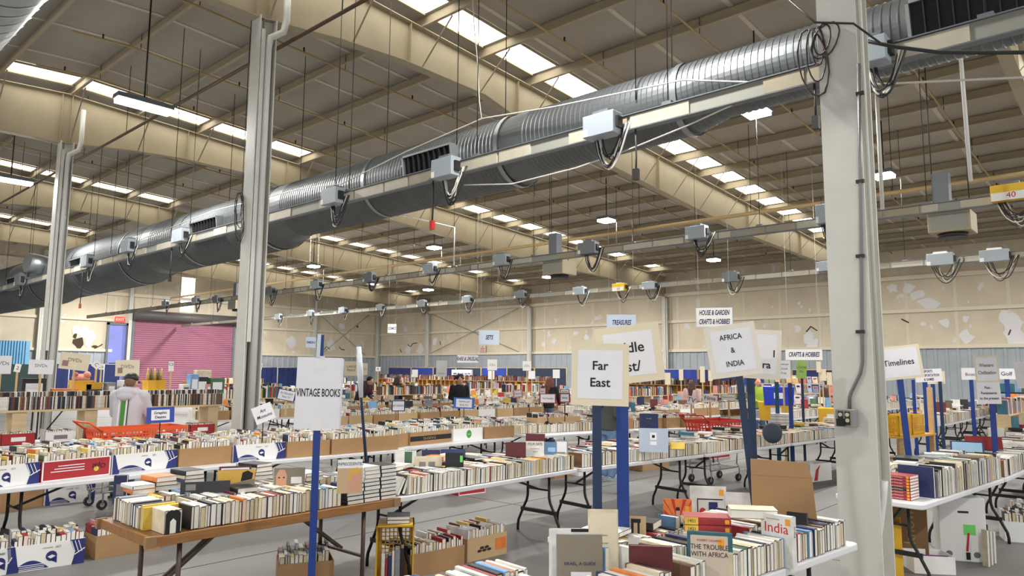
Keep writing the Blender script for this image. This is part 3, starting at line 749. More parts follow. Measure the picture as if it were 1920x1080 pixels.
def book_row(P0, ang, length, seed, label=None, group=None, individual=False, hmax=0.0, lean=0.0, gap=0.0015, weights=None, wide=None, count_from=0):
    """books on their fore-edges, spines up, tails towards the camera; P0 front left corner on the surface"""
    r = random.Random(seed); u = 0.0; i = count_from
    Rz = Matrix.Rotation(math.radians(ang), 4, 'Z'); P0 = Vector(P0)
    while True:
        t = r.choice(TS); w = r.choice(wide or WS)+hmax; L = r.choice(LS); ci = pick_cover(r); pi = r.choices((0,1,2), (5,5,2))[0]
        if u+t > length: break
        th = lean*r.uniform(0.3, 1.0) if lean else r.uniform(-0.008, 0.008)
        jy = r.uniform(0, 0.018)
        base = P0 + Rz @ Vector((u+t/2, jy, 0))
        lift = (t/2)*abs(math.sin(th))+0.0006
        M = Matrix.Translation((base.x, base.y, base.z+lift)) @ Rz @ Matrix.Rotation(th, 4, 'Y')
        if individual:
            i += 1
            sz = 'thick' if t > 0.035 else ('slim' if t < 0.02 else ('tall' if w > 0.165 else ''))
            book(M, label(i, COVERS[ci][0], sz), group, t, w, L, ci, pi)
        else: far_book(M, t, w, L, ci, pi)
        u += t+gap+abs(th)*0.03
    return i
def flat_book(P, yaw, t, w, L, ci, pi=1, label=None, group=None):
    """lying flat: spine towards local -X, tail edge towards local -Y"""
    M = Matrix.Translation(P) @ Matrix.Rotation(yaw, 4, 'Z') @ Matrix(((0,0,-1,0),(0,1,0,0),(1,0,0,0),(0,0,0,1))) @ Matrix.Translation((t/2,0,-w/2))
    if label: return book(M, label, group, t, w, L, ci, pi)
    far_book(M, t, w, L, ci, pi)
def standing_book(P, yaw, t, w, L, ci, pi=1, label=None, tilt=0.12, landscape=False):
    """stands on its tail with the front board towards local -Y, leaning back; returns an empty-free mesh thing with a cover frame"""
    A = Matrix(((0,0,1,0),(1,0,0,0),(0,1,0,0),(0,0,0,1)))      # local x(thickness)->Y, y(length)->Z, z(width)->X
    M = Matrix.Translation(P) @ Matrix.Rotation(yaw, 4, 'Z') @ Matrix.Rotation(-tilt, 4, 'X') @ Matrix.Scale(-1, 4, (1,0,0)) @ Matrix.Translation((-w/2, t/2, 0)) @ A
    # mirrored scale is avoided: rebuild as a proper rotation
    M = Matrix.Translation(P) @ Matrix.Rotation(yaw, 4, 'Z') @ Matrix.Rotation(-tilt, 4, 'X') @ Matrix(((0,0,-1,w/2),(-1,0,0,t/2),(0,1,0,0),(0,0,0,1)))
    return book(M, label, None, t, w, L, ci, pi)
def cover_art(o, t, w, L, items, side=1):
    """flat print on the front board; items: (kind, u0, v0, u1, v1, material) in 0..1 of the board, or ('t', text, u, v, size, material)"""
    def pt(u, v, d=0.0006):
        u = min(1, max(0, u)); v = min(1, max(0, v))
        return (t/2+d, v*L, w*(1-u)) if side == 1 else (-t/2-d, v*L, w*u)
    for k, it in enumerate(items):
        if it[0] == 't':
            _, s, u, v, size, m = it[:6]
            sx = it[6] if len(it) > 6 else 1.0
            x, y, z = pt(u, v, 0.0014)
            Rm = Matrix(((0,0,side),(0,1,0),(-side,0,0)))     # text x along u, text y -> y, normal away from the board
            text(o, s, size, m, (x, y, z), Rm.to_euler(), name='cover_lettering', sx=sx)
        else:
            _, pts, m = it
            b = MB(); vs = [pt(u, v, 0.0004+0.00015*k) for u, v in pts]; b.add(vs, [list(range(len(vs)))])
            b.obj('cover_print', m, o)

# ------------------------------------------------------------------ boxes
def carton(label, P, ang, w, d, h, kind='brown', flaps=False, group=None, hole=False):
    """open-topped carton; P: front left bottom corner, w along the row, d to the back"""
    t = thing('carton', label, 'box', (P[0], P[1], P[2]), math.radians(ang), group)
    th = 0.006
    b = MB(); b.box(0, w, 0, d, 0, th); b.box(0, w, 0, th, th, h); b.box(0, w, d-th, d, th, h); b.box(0, th, th, d-th, th, h); b.box(w-th, w, th, d-th, th, h)
    m = {'brown': M_CARD, 'white': M_WHITE, 'globe': M_WHITE, 'red': mat('red_carton', (168,40,48), 0.6), 'green': M_WHITE, 'band': M_CARD, 'tan': mat('tan_carton', (196,166,124), 0.8), 'blue': mat('blue_tray', (58,120,214), 0.5)}[kind]
    wl_ = b.obj('carton_wall', m, t)
    e = -0.0012
    if kind == 'globe':
        q = MB()
        MB().add([(0,e,0),(w*0.10,e,0),(0.03*w,e,h),(0,e,h)], [(0,1,2,3)]).obj('printed_corner', M_NAVY, wl_)
        MB().add([(w,e,0),(w,e,h),(w*0.78,e,h),(w*0.86,e,h*0.45),(w*0.82,e,0.0)], [(0,1,2,3,4)]).obj('printed_corner', M_NAVY, wl_)
        n = 10; arc = [(w*(0.06+0.44*i/n), e-0.0004, h*(0.05+0.34*math.sin(math.pi*min(1, (i/n)*0.9+0.1)))) for i in range(n+1)]
        q.add(arc+[(w*0.5, e-0.0004, h*0.04), (w*0.06, e-0.0004, h*0.04)], [list(range(n+3))[::-1]])
        q.obj('printed_band', M_NAVY, wl_)
        s2 = MB()
        for k in range(3): s2.bar((w*(0.80+0.05*k), e-0.0008, h*0.95), (w*(0.86+0.05*k), e-0.0008, h*0.5), 0.002, 0.006); s2.bar((w*0.1, e-0.0008, h*(0.08+0.07*k)), (w*0.44, e-0.0008, h*(0.08+0.07*k)), 0.002, 0.005)
        s2.bar((w*0.86, e-0.0008, h*0.4), (w*1.0, e-0.0008, h*0.62), 0.002, 0.008)
        s2.obj('printed_lines', M_WHITE, wl_)
        g = MB(); c = (w*0.53, h*0.47); rr = h*0.2
        g.add([(c[0]+rr*math.cos(2*math.pi*k/16), e, c[1]+rr*math.sin(2*math.pi*k/16)) for k in range(16)], [list(range(16))])
        g.add([(c[0]-rr*0.2, e, c[1]-rr*0.8), (c[0]+rr*1.0, e, c[1]-rr*1.5), (c[0]+rr*1.0, e, c[1]-rr*0.3)], [(0,1,2)])
        eb = g.obj('printed_emblem', M_NAVY, wl_)
        g2 = MB(); g2.add([(c[0]-rr*0.7, e-0.0006, c[1]-rr*0.1), (c[0]-rr*0.1, e-0.0006, c[1]-rr*0.5), (c[0]+rr*0.75, e-0.0006, c[1]-rr*0.1), (c[0]+rr*0.1, e-0.0006, c[1]+rr*0.25)], [(0,1,2,3)])
        g2.obj('emblem_highlight', M_WHITE, eb)
        text(wl_, 'CM', h*0.13, M_INKG, (w*0.62, e-0.001, h*0.82), (math.pi/2, math.pi, 0))
        text(wl_, 'distribution', h*0.08, M_INKG, (w*0.47, e-0.001, h*0.81), (math.pi/2, math.pi, 0))
    elif kind == 'red':
        bd = MB(); bd.box(0, w, e, 0, 0, h*0.06); bd.box(0, w, e, 0, h*0.94, h); bd.box(0, w*0.02, e, 0, 0, h); bd.box(w*0.98, w, e, 0, 0, h)
        bd.obj('printed_border', M_WHITE, wl_)
        n = 14; c = (w*0.78, h*0.4)
        MB().add([(c[0]+h*0.13*math.cos(2*math.pi*k/n), e, c[1]+h*0.13*math.sin(2*math.pi*k/n)) for k in range(n)], [list(range(n))]).obj('printed_dot', M_COV[10], wl_)
        text(wl_, 'Opal', h*0.34, M_INK, (w*0.82, e-0.002, h*0.55), (math.pi/2, math.pi, 0))
        for k in range(3): MB().box(w*(0.12+0.05*k), w*0.6, e, 0, h*(0.42+0.13*k), h*(0.46+0.13*k)).obj('printed_line', M_PAPER, wl_)
    elif kind == 'green':
        n = 20; c = (w*0.52, h*0.52)
        MB().add([(c[0]+h*0.3*math.cos(2*math.pi*k/n), e, c[1]+h*0.34*math.sin(2*math.pi*k/n)) for k in range(n)], [list(range(n))]).obj('printed_disc', mat('green_disc', (66,150,66), 0.6), wl_)
        text(wl_, 'organic', h*0.13, M_WHITE, (c[0], e-0.002, c[1]))
    elif kind == 'band':
        MB().box(0, w, e, 0, h*0.3, h*0.68).obj('printed_band', M_INK, wl_)
        text(wl_, 'FARMS', h*0.3, M_CARD, (w*0.45, e-0.002, h*0.49), (math.pi/2, math.pi, 0), sx=1.6)
    if flaps:
        b = MB(); b.bar((0.01, 0.003, h), (0.01-0.12, 0.003+0.0, h-0.02), d*0.0+0.005, 0.005)
        f = MB(); f.add([(0,0,h),(w,0,h),(w,-0.08,h-0.12),(0,-0.08,h-0.12)], [(0,1,2,3)]); f.obj('flap', M_CARDIN, t)
    if hole:
        MB().add([(w*0.4+0.05*math.cos(2*math.pi*k/12), e, h*0.68+0.022*math.sin(2*math.pi*k/12)) for k in range(12)], [list(range(12))]).obj('hand_hole', M_BLACK, wl_)
    return t
def fill_box(P, ang, w, d, h, seed, top=0.06, rows=2):
    """books packed in a carton, seen above its rim"""
    a = math.radians(ang); r = random.Random(seed)
    for k in range(rows):
        dd = (d-0.02)/rows
        q = Vector(P) + Vector((math.cos(a)*0.01-math.sin(a)*(0.012+k*dd), math.sin(a)*0.01+math.cos(a)*(0.012+k*dd), max(0.008, h+top-0.165)+0.02*k))
        rows_len = w-0.02
        n0 = len(FAR.v)
        u = 0.0; Rz = Matrix.Rotation(a, 4, 'Z')
        while u < rows_len:
            t = r.choice(TS); wd = r.choice(WS)+r.uniform(-0.02, 0.03); L = min(0.22, dd-0.005); ci = pick_cover(r)
            if u+t > rows_len: break
            th = r.choice((0, 0, 0.0, r.uniform(-0.12, 0.12)))
            b0 = q + Rz @ Vector((u+t/2, r.uniform(0, 0.01), 0))
            far_book(Matrix.Translation(b0) @ Rz @ Matrix.Rotation(th*0.5, 4, 'Y'), t, wd, L, ci, r.choice((0,1,1,2)))
            u += t+0.002
def loose_flat(P, seed, n=3, spread=0.02):
    r = random.Random(seed); z = P[2]
    for k in range(n):
        t = r.choice(TS)
        flat_book((P[0]+r.uniform(-spread, spread), P[1]+r.uniform(-spread, spread), z), r.uniform(-0.3, 0.3), t, r.choice(WS), r.choice(LS), pick_cover(r), r.choice((0,1)))
        z += t+0.001
# ------------------------------------------------------------------ front row of tables (africa table, its left neighbour, the right-hand tables)
t_af, c_af, a_af = folding_table('white folding table crowded with books beside the near column', 2.776, 1.846, -6.5)
t_lf, c_lf, a_lf = folding_table('white folding table at the bottom edge left of the crowded near table', 0.34, 2.13, -6.5)
t_r1, c_r1, a_r1 = folding_table('white folding table with big art books just right of the near column', 7.02, 1.60, -6.0)
t_r2, c_r2, a_r2 = folding_table('second white folding table right of the near column', 9.47, 1.34, -3.5)
t_r3, c_r3, a_r3 = folding_table('third white folding table at the right edge', 11.93, 1.2, -3.0)
UP = Matrix(((1,0,0,0),(0,0,-1,0),(0,1,0,0),(0,0,0,1)))
def upright(P, yaw, t, w, L, ci, pi, label, group=None):
    M = Matrix.Translation(P) @ Matrix.Rotation(yaw, 4, 'Z') @ Matrix.Translation((0, w, 0)) @ UP
    if label: return book(M, label, group, t, w, L, ci, pi)
    far_book(M, t, w, L, ci, pi)
RZ = {}
def rowlab(where, fromw='from the left'):
    def f(i, c, sz): return ('%s %s book, %s %s in %s' % (sz, c, ORD(i), fromw, where)).strip()
    return f
def trow(c, a, u, v, length, seed, lab=None, grp=None, ind=False, z=0.7415, **k):
    return book_row(loc_on(c, a, u, v, z), math.degrees(a), length, seed, lab, grp, ind, **k)
n = trow(c_af, a_af, -0.66, -0.36, 0.13, 101, rowlab('the front row on the near table'), 'books along the near table front', True)
n = trow(c_af, a_af, -0.29, -0.37, 0.53, 102, rowlab('the front row on the near table'), 'books along the near table front', True, lean=0.02, count_from=n)
n = trow(c_af, a_af, 0.305, -0.37, 0.78, 103, rowlab('the front row on the near table'), 'books along the near table front', True, lean=0.03, count_from=n)
trow(c_af, a_af, -0.62, -0.1, 0.8, 133, hmax=0.005)
trow(c_af, a_af, 0.38, -0.07, 0.45, 104, None, None, False)
trow(c_af, a_af, -0.75, 0.16, 1.75, 105, None, None, False)
trow(c_lf, a_lf, 0.35, 0.12, 0.82, 106, rowlab('the row at the bottom centre, spines up'), 'books at the bottom centre', True)
trow(c_lf, a_lf, 0.2, -0.36, 0.98, 107, None, None, False)
trow(c_lf, a_lf, 0.0, -0.13, 1.1, 108, None, None, False)
trow(c_af, a_af, -1.18, -0.36, 0.38, 109)
def disp(px, py, z, wpx, hpx, ci, label, t=0.02, tilt=0.1, dyaw=0.0, art=None, pi=1):
    """book stood up with its cover to the front; px, py its bottom centre in the photo"""
    p = at_z(px, py, z); s = (p-EYE).dot(_f)/FPX
    o = standing_book(p, face_yaw(p)+dyaw, t, round(wpx*s, 4), round(hpx*s, 4), ci, pi, label, tilt)
    if art: cover_art(o, t, round(wpx*s, 4), round(hpx*s, 4), art)
    return o
Rc = lambda u0, v0, u1, v1, m: ('p', [(u0, v0), (u1, v0), (u1, v1), (u0, v1)], m)
M_ORST = mat('orange_sticker', (240,160,50), 0.6); M_GRST = mat('green_sticker', (120,220,110), 0.6)
M_SKIN = mat('skin', (206,156,128), 0.55); M_PALEBL = mat('pale_blue_print', (150,186,214), 0.6); M_OLIVE = mat('olive_print', (132,124,108), 0.6)
M_TANP = mat('tan_print', (198,170,130), 0.6); M_REDP = mat('red_print', (196,44,46), 0.6); M_GOLD = mat('gold_print', (214,170,74), 0.6)
disp(1088, 1112, 0.7415, 86, 104, 8, 'grey stone-patterned guide book standing on the near table', 0.03, 0.08, 0.1, [Rc(0,0,1,1,M_OLIVE), ('t','ISRAEL, A GUIDE',0.5,0.5,0.022,M_INKB), Rc(0.3,0.05,0.75,0.36,M_PAPER), ('t','a handbook',0.52,0.24,0.012,M_INK), ('t','for travellers',0.52,0.15,0.012,M_INK), Rc(0.9,0.05,0.99,0.2,M_PAPER)])
disp(1068, 1094, 0.7415, 74, 98, 1, 'tall white book standing behind the grey guide book', 0.025, 0.08, 0.1, [Rc(0.55,0.94,1,1,M_INK)])
disp(1132, 1082, 0.7415, 56, 122, 2, 'tall cream bound report standing behind the sign posts', 0.02, 0.05, 0.05, [Rc(0.05,0.05,0.95,0.95,M_CREAMBD), ('t','a report',0.5,0.62,0.014,M_INKG), ('t','of the year',0.5,0.5,0.012,M_INKG)])
disp(1192, 1052, 0.7415, 40, 80, 13, 'tan photograph book standing right of the blue post', 0.02, 0.08, 0.0, [Rc(0,0,1,1,M_TANP), Rc(0.3,0.3,0.42,0.95,M_INK), Rc(0.6,0.3,0.7,0.95,M_INK), Rc(0.3,0.86,0.75,0.95,M_INK), Rc(0,0.2,0.16,1,M_INK)])
disp(1190, 1078, 0.7415, 22, 66, 1, 'small white booklet standing before the tan photograph book', 0.015, 0.08, 0.0, [('t','notes',0.5,0.6,0.012,M_INKG)])
disp(1222, 1118, 0.7415, 80, 90, 5, 'dark red hardback standing at the front of the near table', 0.035, 0.05, 0.05)
disp(1333, 1092, 0.7415, 82, 90, 12, 'big teal book standing behind the Africa paperback', 0.03, 0.05, 0.0)
disp(1332, 1112, 0.7415, 68, 102, 2, 'paperback titled The Trouble with Africa on the near table', 0.015, 0.08, 0.0, [Rc(0,0,1,1,mat('warm_grey_print', (206,190,172), 0.6)), ('t','ROBERT CALDERISI',0.5,0.92,0.014,M_INKR), ('t','THE TROUBLE',0.5,0.8,0.034,M_INK,0.86), ('t','WITH AFRICA',0.5,0.67,0.034,M_INK,0.86), Rc(0.74,0.82,0.9,0.96,M_ORST)])
disp(1250, 1038, 0.7415, 38, 68, 12, 'thick white spined book with blue cover standing mid table', 0.06, 0.04, -0.5, [Rc(0,0,1,1,mat('steel_blue_print', (92,124,156), 0.6))])
disp(1290, 1030, 0.7415, 30, 60, 2, 'small cream paperback beside the thick blue cover book', 0.02, 0.06, -0.2, [('t','stories',0.5,0.75,0.014,M_INKG)])
disp(1272, 1000, 0.7415, 52, 62, 11, 'orange paperback with three figures on its cover', 0.02, 0.06, 0.1, [Rc(0,0,1,1,M_COV[11])]+[('p',[(0.5,0.3),(0.5+0.9*math.cos(q),0.3+0.9*math.sin(q)),(0.5+0.9*math.cos(q+.15),0.3+0.9*math.sin(q+.15))],M_REDP) for q in (0.2,0.7,1.2,1.7,2.2,2.7)]+[Rc(0.38,0.2,0.62,0.5,M_COV[12]),('p',[(0.44,0.5),(0.56,0.5),(0.57,0.68),(0.43,0.68)],M_SKIN),('p',[(0.42,0.66),(0.58,0.66),(0.56,0.76),(0.44,0.76)],M_INK),('p',[(0.12,0.25),(0.26,0.25),(0.24,0.5),(0.14,0.5)],M_SKIN),('p',[(0.72,0.2),(0.86,0.2),(0.84,0.44),(0.74,0.44)],M_SKIN),Rc(0.76,0.55,0.9,0.8,M_ORST)])
_kx = [(0.5+0.16*math.cos(q*0.4), 0.3+0.18*math.sin(q*0.4)) for q in range(16)]
disp(1330, 986, 0.7415, 66, 72, 1, 'white book with a red and blue disc on its cover', 0.02, 0.1, 0.1, [Rc(0.18,0.08,0.8,0.12,M_INK), Rc(0.18,0.08,0.21,0.68,M_INK), Rc(0.18,0.65,0.9,0.68,M_INK), ('p',[(0.33+0.1*math.cos(q*0.4),0.32+0.13*math.sin(q*0.4)) for q in range(9)],M_REDP), ('p',[(0.33+0.1*math.cos(3.14+q*0.4),0.32+0.13*math.sin(3.14+q*0.4)) for q in range(9)],M_NAVY), Rc(0.5,0.3,0.75,0.6,M_NAVY), Rc(0.8,0.76,0.93,0.92,M_ORST)])
disp(1392, 992, 0.7415, 56, 66, 1, 'white spiral book standing beside the disc cover book', 0.02, 0.1, 0.1)
# stack of two red and yellow thick paperbacks with a white one on top
p = at_z(1368, 996, 0.9); yw = face_yaw(p)+0.12
def spine_text(o, s, t, w, L, m, bg=None, size=0.5, sx=1.0):
    if bg:
        MB().box(-t*0.48, t*0.48, L*0.02, L*0.98, w+t*0.12+0.0002, w+t*0.12+0.0008).obj('spine_label', bg, o)
    text(o, s, t*size, m, (0, L*0.5, w+t*0.12+0.0014), (0, 0, math.pi/2 + math.pi), name='spine_lettering', sx=sx)
for k in range(2):
    o = flat_book(p+Vector((0,0,0.046*k)), yw+math.pi/2, 0.044, 0.16, 0.27, 4, 0, ['lower red and yellow thick paperback marked 1421 on the near table','upper red and yellow thick paperback marked 1421 on the near table'][k], None)
    MB().box(-0.021, 0.021, 0.19, 0.268, 0.1655, 0.1662).obj('spine_panel', M_COV[10], o)
    text(o, '1421', 0.026, M_INK, (0, 0.228, 0.1668), (0, 0, math.pi/2+math.pi), name='spine_lettering')
    MB().box(-0.012, 0.012, 0.01, 0.035, 0.1658, 0.1664).obj('price_sticker', M_ORST, o)
flat_book(p+Vector((0,0,0.093)), yw+math.pi/2+math.pi, 0.05, 0.16, 0.27, 2, 1, 'thick cream paged paperback on top of the 1421 stack')
# the upright India book and its neighbours
p = at_z(1491, 1066, 0.7425)
ib = upright(p, a_af, 0.05, 0.19, 0.285, 1, 1, 'thick white paperback titled India standing in the front row')
cover_art(ib, 0.05, 0.19, 0.285, [('t','India',0.5,0.74,0.08,M_REDP), Rc(0.8,0.82,0.96,0.95,M_ORST), ('t','the land and its people',0.4,0.92,0.009,M_INKG)], -1)
text(ib, 'India', 0.034, M_INKG, (0, 0.2, 0.19+0.12*0.05+0.0015), (0, 0, -math.pi/2), name='spine_lettering')
disp(1496, 1030, 0.7415, 36, 66, 0, 'black book standing behind the India paperback', 0.03, 0.03, -0.2)
cb = thing('cardboard_sheet', 'plain brown cardboard sheet propped up behind the near table books', 'cardboard', tuple(at_z(1473, 1015, 0.7425)), 0)
q = at_z(1473, 1015, 0.7425); cb.rotation_euler = (-0.1, 0, face_yaw(q)-0.05); s = (q-EYE).dot(_f)/FPX
bevel(MB().prism([(-58*s,0),(60*s,0),(50*s,118*s),(42*s,146*s),(-60*s,148*s)], 0, 0.008).obj('sheet', M_CARD, cb), 0.003)
MB().box(-59*s, 52*s, -0.001, 0, 117*s, 118*s).obj('crease', M_CARDIN, cb)
for k in range(3):
    flat_book(loc_on(c_af, a_af, 1.17, -0.1, 0.742+0.034*k), a_af+0.1, 0.032, 0.15, 0.2, 0, 1, ['lowest','middle','topmost'][k]+' of three white paged books lying at the near table end', 'flat books at the near table end')
# right table
book(Matrix.Translation(loc_on(c_r1, a_r1, -0.76, -0.33, 0.742)) @ Matrix.Rotation(a_r1, 4, 'Z'), 'large navy art book beside the red spined stack', None, 0.03, 0.27, 0.3, 3, 1)
trow(c_r1, a_r1, -0.72, -0.36, 1.9, 121, rowlab('the front row right of the column'), 'books along the right table front', True, hmax=0.075, lean=0.05, wide=(0.15,0.168,0.19))
trow(c_r1, a_r1, -1.05, -0.06, 2.2, 122); trow(c_r1, a_r1, -1.1, 0.16, 2.2, 123, hmax=0.03)
p = loc_on(c_r1, a_r1, -0.98, -0.24, 0.7425)
for k in range(8):
    o = flat_book(p+Vector((0,0,0.0262*k)), a_r1-0.02, 0.0255, 0.2, 0.27, 0 if k in (3,) else 4, 1, '%s red spined book in the stack at the right table corner' % (['lowest','second','third','black fourth','fifth','sixth','seventh','topmost'][k]) if k != 3 else 'black spined fourth book in the stack at the right table corner', 'stack at the right table corner')
    spine_text(o, 'We Interrupt This Broadcast', 0.0255, 0.2, 0.27, M_WHITE, None, 0.5)
    MB().box(-0.01, 0.01, 0.008, 0.03, 0.2034, 0.204).obj('price_sticker', M_ORST, o)
trow(c_r2, a_r2, -1.15, -0.36, 2.3, 124, hmax=0.03); trow(c_r2, a_r2, -1.15, -0.1, 2.3, 125); trow(c_r2, a_r2, -1.15, 0.15, 2.3, 126, hmax=0.04)
trow(c_r3, a_r3, -1.15, -0.36, 2.3, 127); trow(c_r3, a_r3, -1.15, -0.1, 2.3, 128); trow(c_r3, a_r3, -1.15, 0.15, 2.3, 129)
disp(1850, 868, 0.74, 60, 50, 4, 'big red art book standing at the right edge', 0.03, 0.3, 0.2)
disp(1815, 868, 0.80, 54, 42, 3, 'large blue picture book leaning near the dated history sign', 0.02, 0.4, 0.0, [Rc(0.05,0.5,0.95,0.95,M_PALEBL)])
b = MB()
for k in range(5):
    a0 = 0.5*k; b.tube([at_z(1690,868,0.92)+Vector((0.05*math.cos(a0)*0.6-0.1+0.05*k, 0.04*math.sin(a0), 0.02*math.sin(2*a0))), at_z(1690,868,0.92)+Vector((0.05*k, 0.05, 0.02))], 0.025, 6)
tag(b.obj('crumpled_wrap', mat('dark_wrap', (60,56,52), 0.4)), 'dark crumpled wrap lying on the right table books', 'wrap')
for k in range(9): loose_flat(loc_on(c_r1, a_r1, -0.9+0.24*k, 0.02+0.05*(k % 3), 0.915), 700+k, 2)
for k in range(3): loose_flat(loc_on(c_af, a_af, -0.75+0.3*k, 0.25, 0.915), 720+k, 1)
# under the right table
def at0(px, py): return at_z(px, py, 0.0)
p = at0(1765, 1050)
wcb = thing('upright_carton', 'white carton with printed plant standing under the right table', 'box', (p.x, p.y, 0), face_yaw(p)+0.25)
s = (p-EYE).dot(_f)/FPX
bevel(MB().box(0, 78*s, 0, 0.22, 0, 0.62).obj('carton_wall', M_WHITE, wcb), 0.006)
MB().bar((44*s, -0.002, 0.1), (48*s, -0.002, 0.28), 0.02, 0.002, up=(0,1,0)).obj('printed_stem', M_REDP, wcb); MB().box(40*s, 60*s, -0.002, 0, 0.26, 0.36).obj('printed_leaf', M_GRST, wcb); MB().box(42*s, 49*s, -0.002, 0, 0.02, 0.09).obj('printed_mark', M_INK, wcb); MB().box(32*s, 50*s, -0.002, 0, 0.47, 0.49).obj('printed_mark', M_INK, wcb)
for dx in (14, 60): MB().tube([(dx*s, -0.002, 0.07), (dx*s, 0.0, 0.07)], 0.03, 16).obj('hand_hole', M_BOXD, wcb)
for k in range(3): disp(1848+6*k, 1062-3*k, 0.0, 12, 66-4*k, [2,1,1][k], ['cream book standing on the floor beside the white carton','white book standing on the floor behind the cream one','second white book on the floor by the white carton'][k], 0.03, 0.02, -0.8)
p = at0(1700, 1066)
kb = thing('upright_carton', 'brown carton lettered knowK standing under the right table', 'box', (p.x+0.1, p.y+0.25, 0), face_yaw(p)+0.1); 
MB().box(0, 0.42, 0, 0.3, 0, 0.66).obj('carton_wall', mat('dark_card', (122,92,60), 0.8), kb); text(kb, 'know', 0.15, M_CARD, (0.26, -0.003, 0.36), (math.pi/2, -math.pi/2, 0)); MB().box(0.05, 0.16, -0.002, 0, 0.3, 0.42).obj('address_label', M_WHITE, kb); MB().box(0.02, 0.16, -0.002, 0, 0.55, 0.66).obj('printed_dot', mat('green_disc', (66,150,66), 0.6), kb)
carton('purple and white carton on the floor under the right table', at0(1715, 1075), math.degrees(face_yaw(at0(1715,1075)))+20, 0.36, 0.3, 0.16, 'white', group=None)
MB_ = MB().box(0, 0.3, 0, 0.02, 0, 0.14); o = tag(MB_.obj('purple_box', mat('purple_box', (120,70,130), 0.5)), 'flat purple box lying before the brown carton', 'box'); o.location = at0(1716, 1068); o.rotation_euler.z = face_yaw(o.location)+0.3
o = carton('yellow crate edge beside the near column under the table', at0(1672, 1085), math.degrees(face_yaw(at0(1672,1085))), 0.1, 0.3, 0.5, 'brown'); 
for ch in o.children:
    if ch.name.startswith('carton_wall'): ch.data.materials[0] = mat('yellow_crate', (216,170,40), 0.45)
for k, (px, py, kd, lab) in enumerate(((1885,1015,'white','clear bag of books on the floor right of the white carton'),(1905,1000,'red','red carton of books on the floor at the right edge'))):
    P = at0(px, py); carton(lab, P, math.degrees(face_yaw(P))+10, 0.34, 0.3, 0.22, kd); fill_box(P, math.degrees(face_yaw(P))+10, 0.34, 0.3, 0.22, 900+k, 0.1)

# ------------------------------------------------------------------ wooden table and its row
M_WOODT = mat('table_wood', (150,104,56), 0.45, noise=0.25, scale=3, stretch=(2,14,14)); M_WOODTOP = mat('table_wood_top', (128,88,50), 0.4, noise=0.2, scale=3, stretch=(2,14,14))
wt = thing('wooden_table', 'wooden folding table lined with white paged hardbacks', 'table', (3.08, 5.47, 0))
bevel(MB().box(-1.02, 1.02, -0.42, 0.46, 0.715, 0.74).obj('tabletop', M_WOODTOP, wt), 0.004)
for nm_, bx in (('apron', (-1.03, 1.03, -0.435, -0.41)), ('apron', (-1.03, 1.03, 0.45, 0.475))): bevel(MB().box(bx[0], bx[1], bx[2], bx[3], 0.675, 0.742).obj(nm_, M_WOODT, wt), 0.004)
for sx in (-1, 1):
    bevel(MB().box(sx*1.03-0.012, sx*1.03+0.012, -0.41, 0.45, 0.675, 0.742).obj('apron', M_WOODT, wt), 0.004)
    for sy in (-0.425, 0.465): MB().cbox((sx*1.03, sy, 0.71), (0.07, 0.035, 0.072)).obj('corner_guard', M_CARDIN, wt)
M_LEGBR = mat('leg_brown', (92,78,66), 0.4, 0.4)
for sx in (-1, 1):
    for sy in (-0.3, 0.34): MB().tube([(sx*0.78, sy, 0.715), (sx*0.78, sy, 0)], 0.018, 8).obj('leg', M_LEGBR, wt)
    b = MB(); b.bar((sx*0.78, -0.3, 0.28), (sx*0.78, 0.34, 0.28), 0.03, 0.02); b.obj('crossbar', M_LEGBR, wt)
    for sy in (-0.02, 0.04): MB().bar((sx*0.78, sy+0.02, 0.3), (sx*0.25, sy, 0.7), 0.02, 0.02).obj('brace', M_LEGBR, wt)
lbw = rowlab('the front row on the wooden table', 'from the bookend')
book_row((2.33, 5.07, 0.742), 0, 1.24, 201, lbw, 'books along the wooden table front', True, weights=None)
# row on the left end, tails to the left: spines up
def left_end(i, c, sz): return ('%s %s book, %s along the left end of the wooden table' % (sz, c, ORD(i))).strip()
book_row((2.085, 5.82, 0.742), -90, 0.56, 202, left_end, 'books along the wooden table left end', True)
be = tag(MB().prism([(0,0),(0.1,0),(0.1,0.13),(0.085,0.15),(0.015,0.15),(0,0.13)], 0, 0.002).obj('bookend', M_BLACK), 'black metal bookend at the left corner of the wooden table', 'bookend'); be.location = (2.15, 5.065, 0.742)
MB().prism([(0.03,0.0),(0.07,0.0),(0.07,0.08),(0.05,0.1),(0.03,0.08)], -0.001, 0).obj('arch_opening', M_PAGE[1], be); MB().box(0, 0.1, -0.02, 0.0, 0, 0.0015).obj('foot', M_BLACK, be)
for k in range(4): book(Matrix.Translation((2.16+0.03*k, 5.075, 0.7425)), '%s white book behind the black bookend' % ORD(k+1), 'books behind the bookend', 0.027, 0.15, 0.225, 1 if k % 2 else 2, 1)
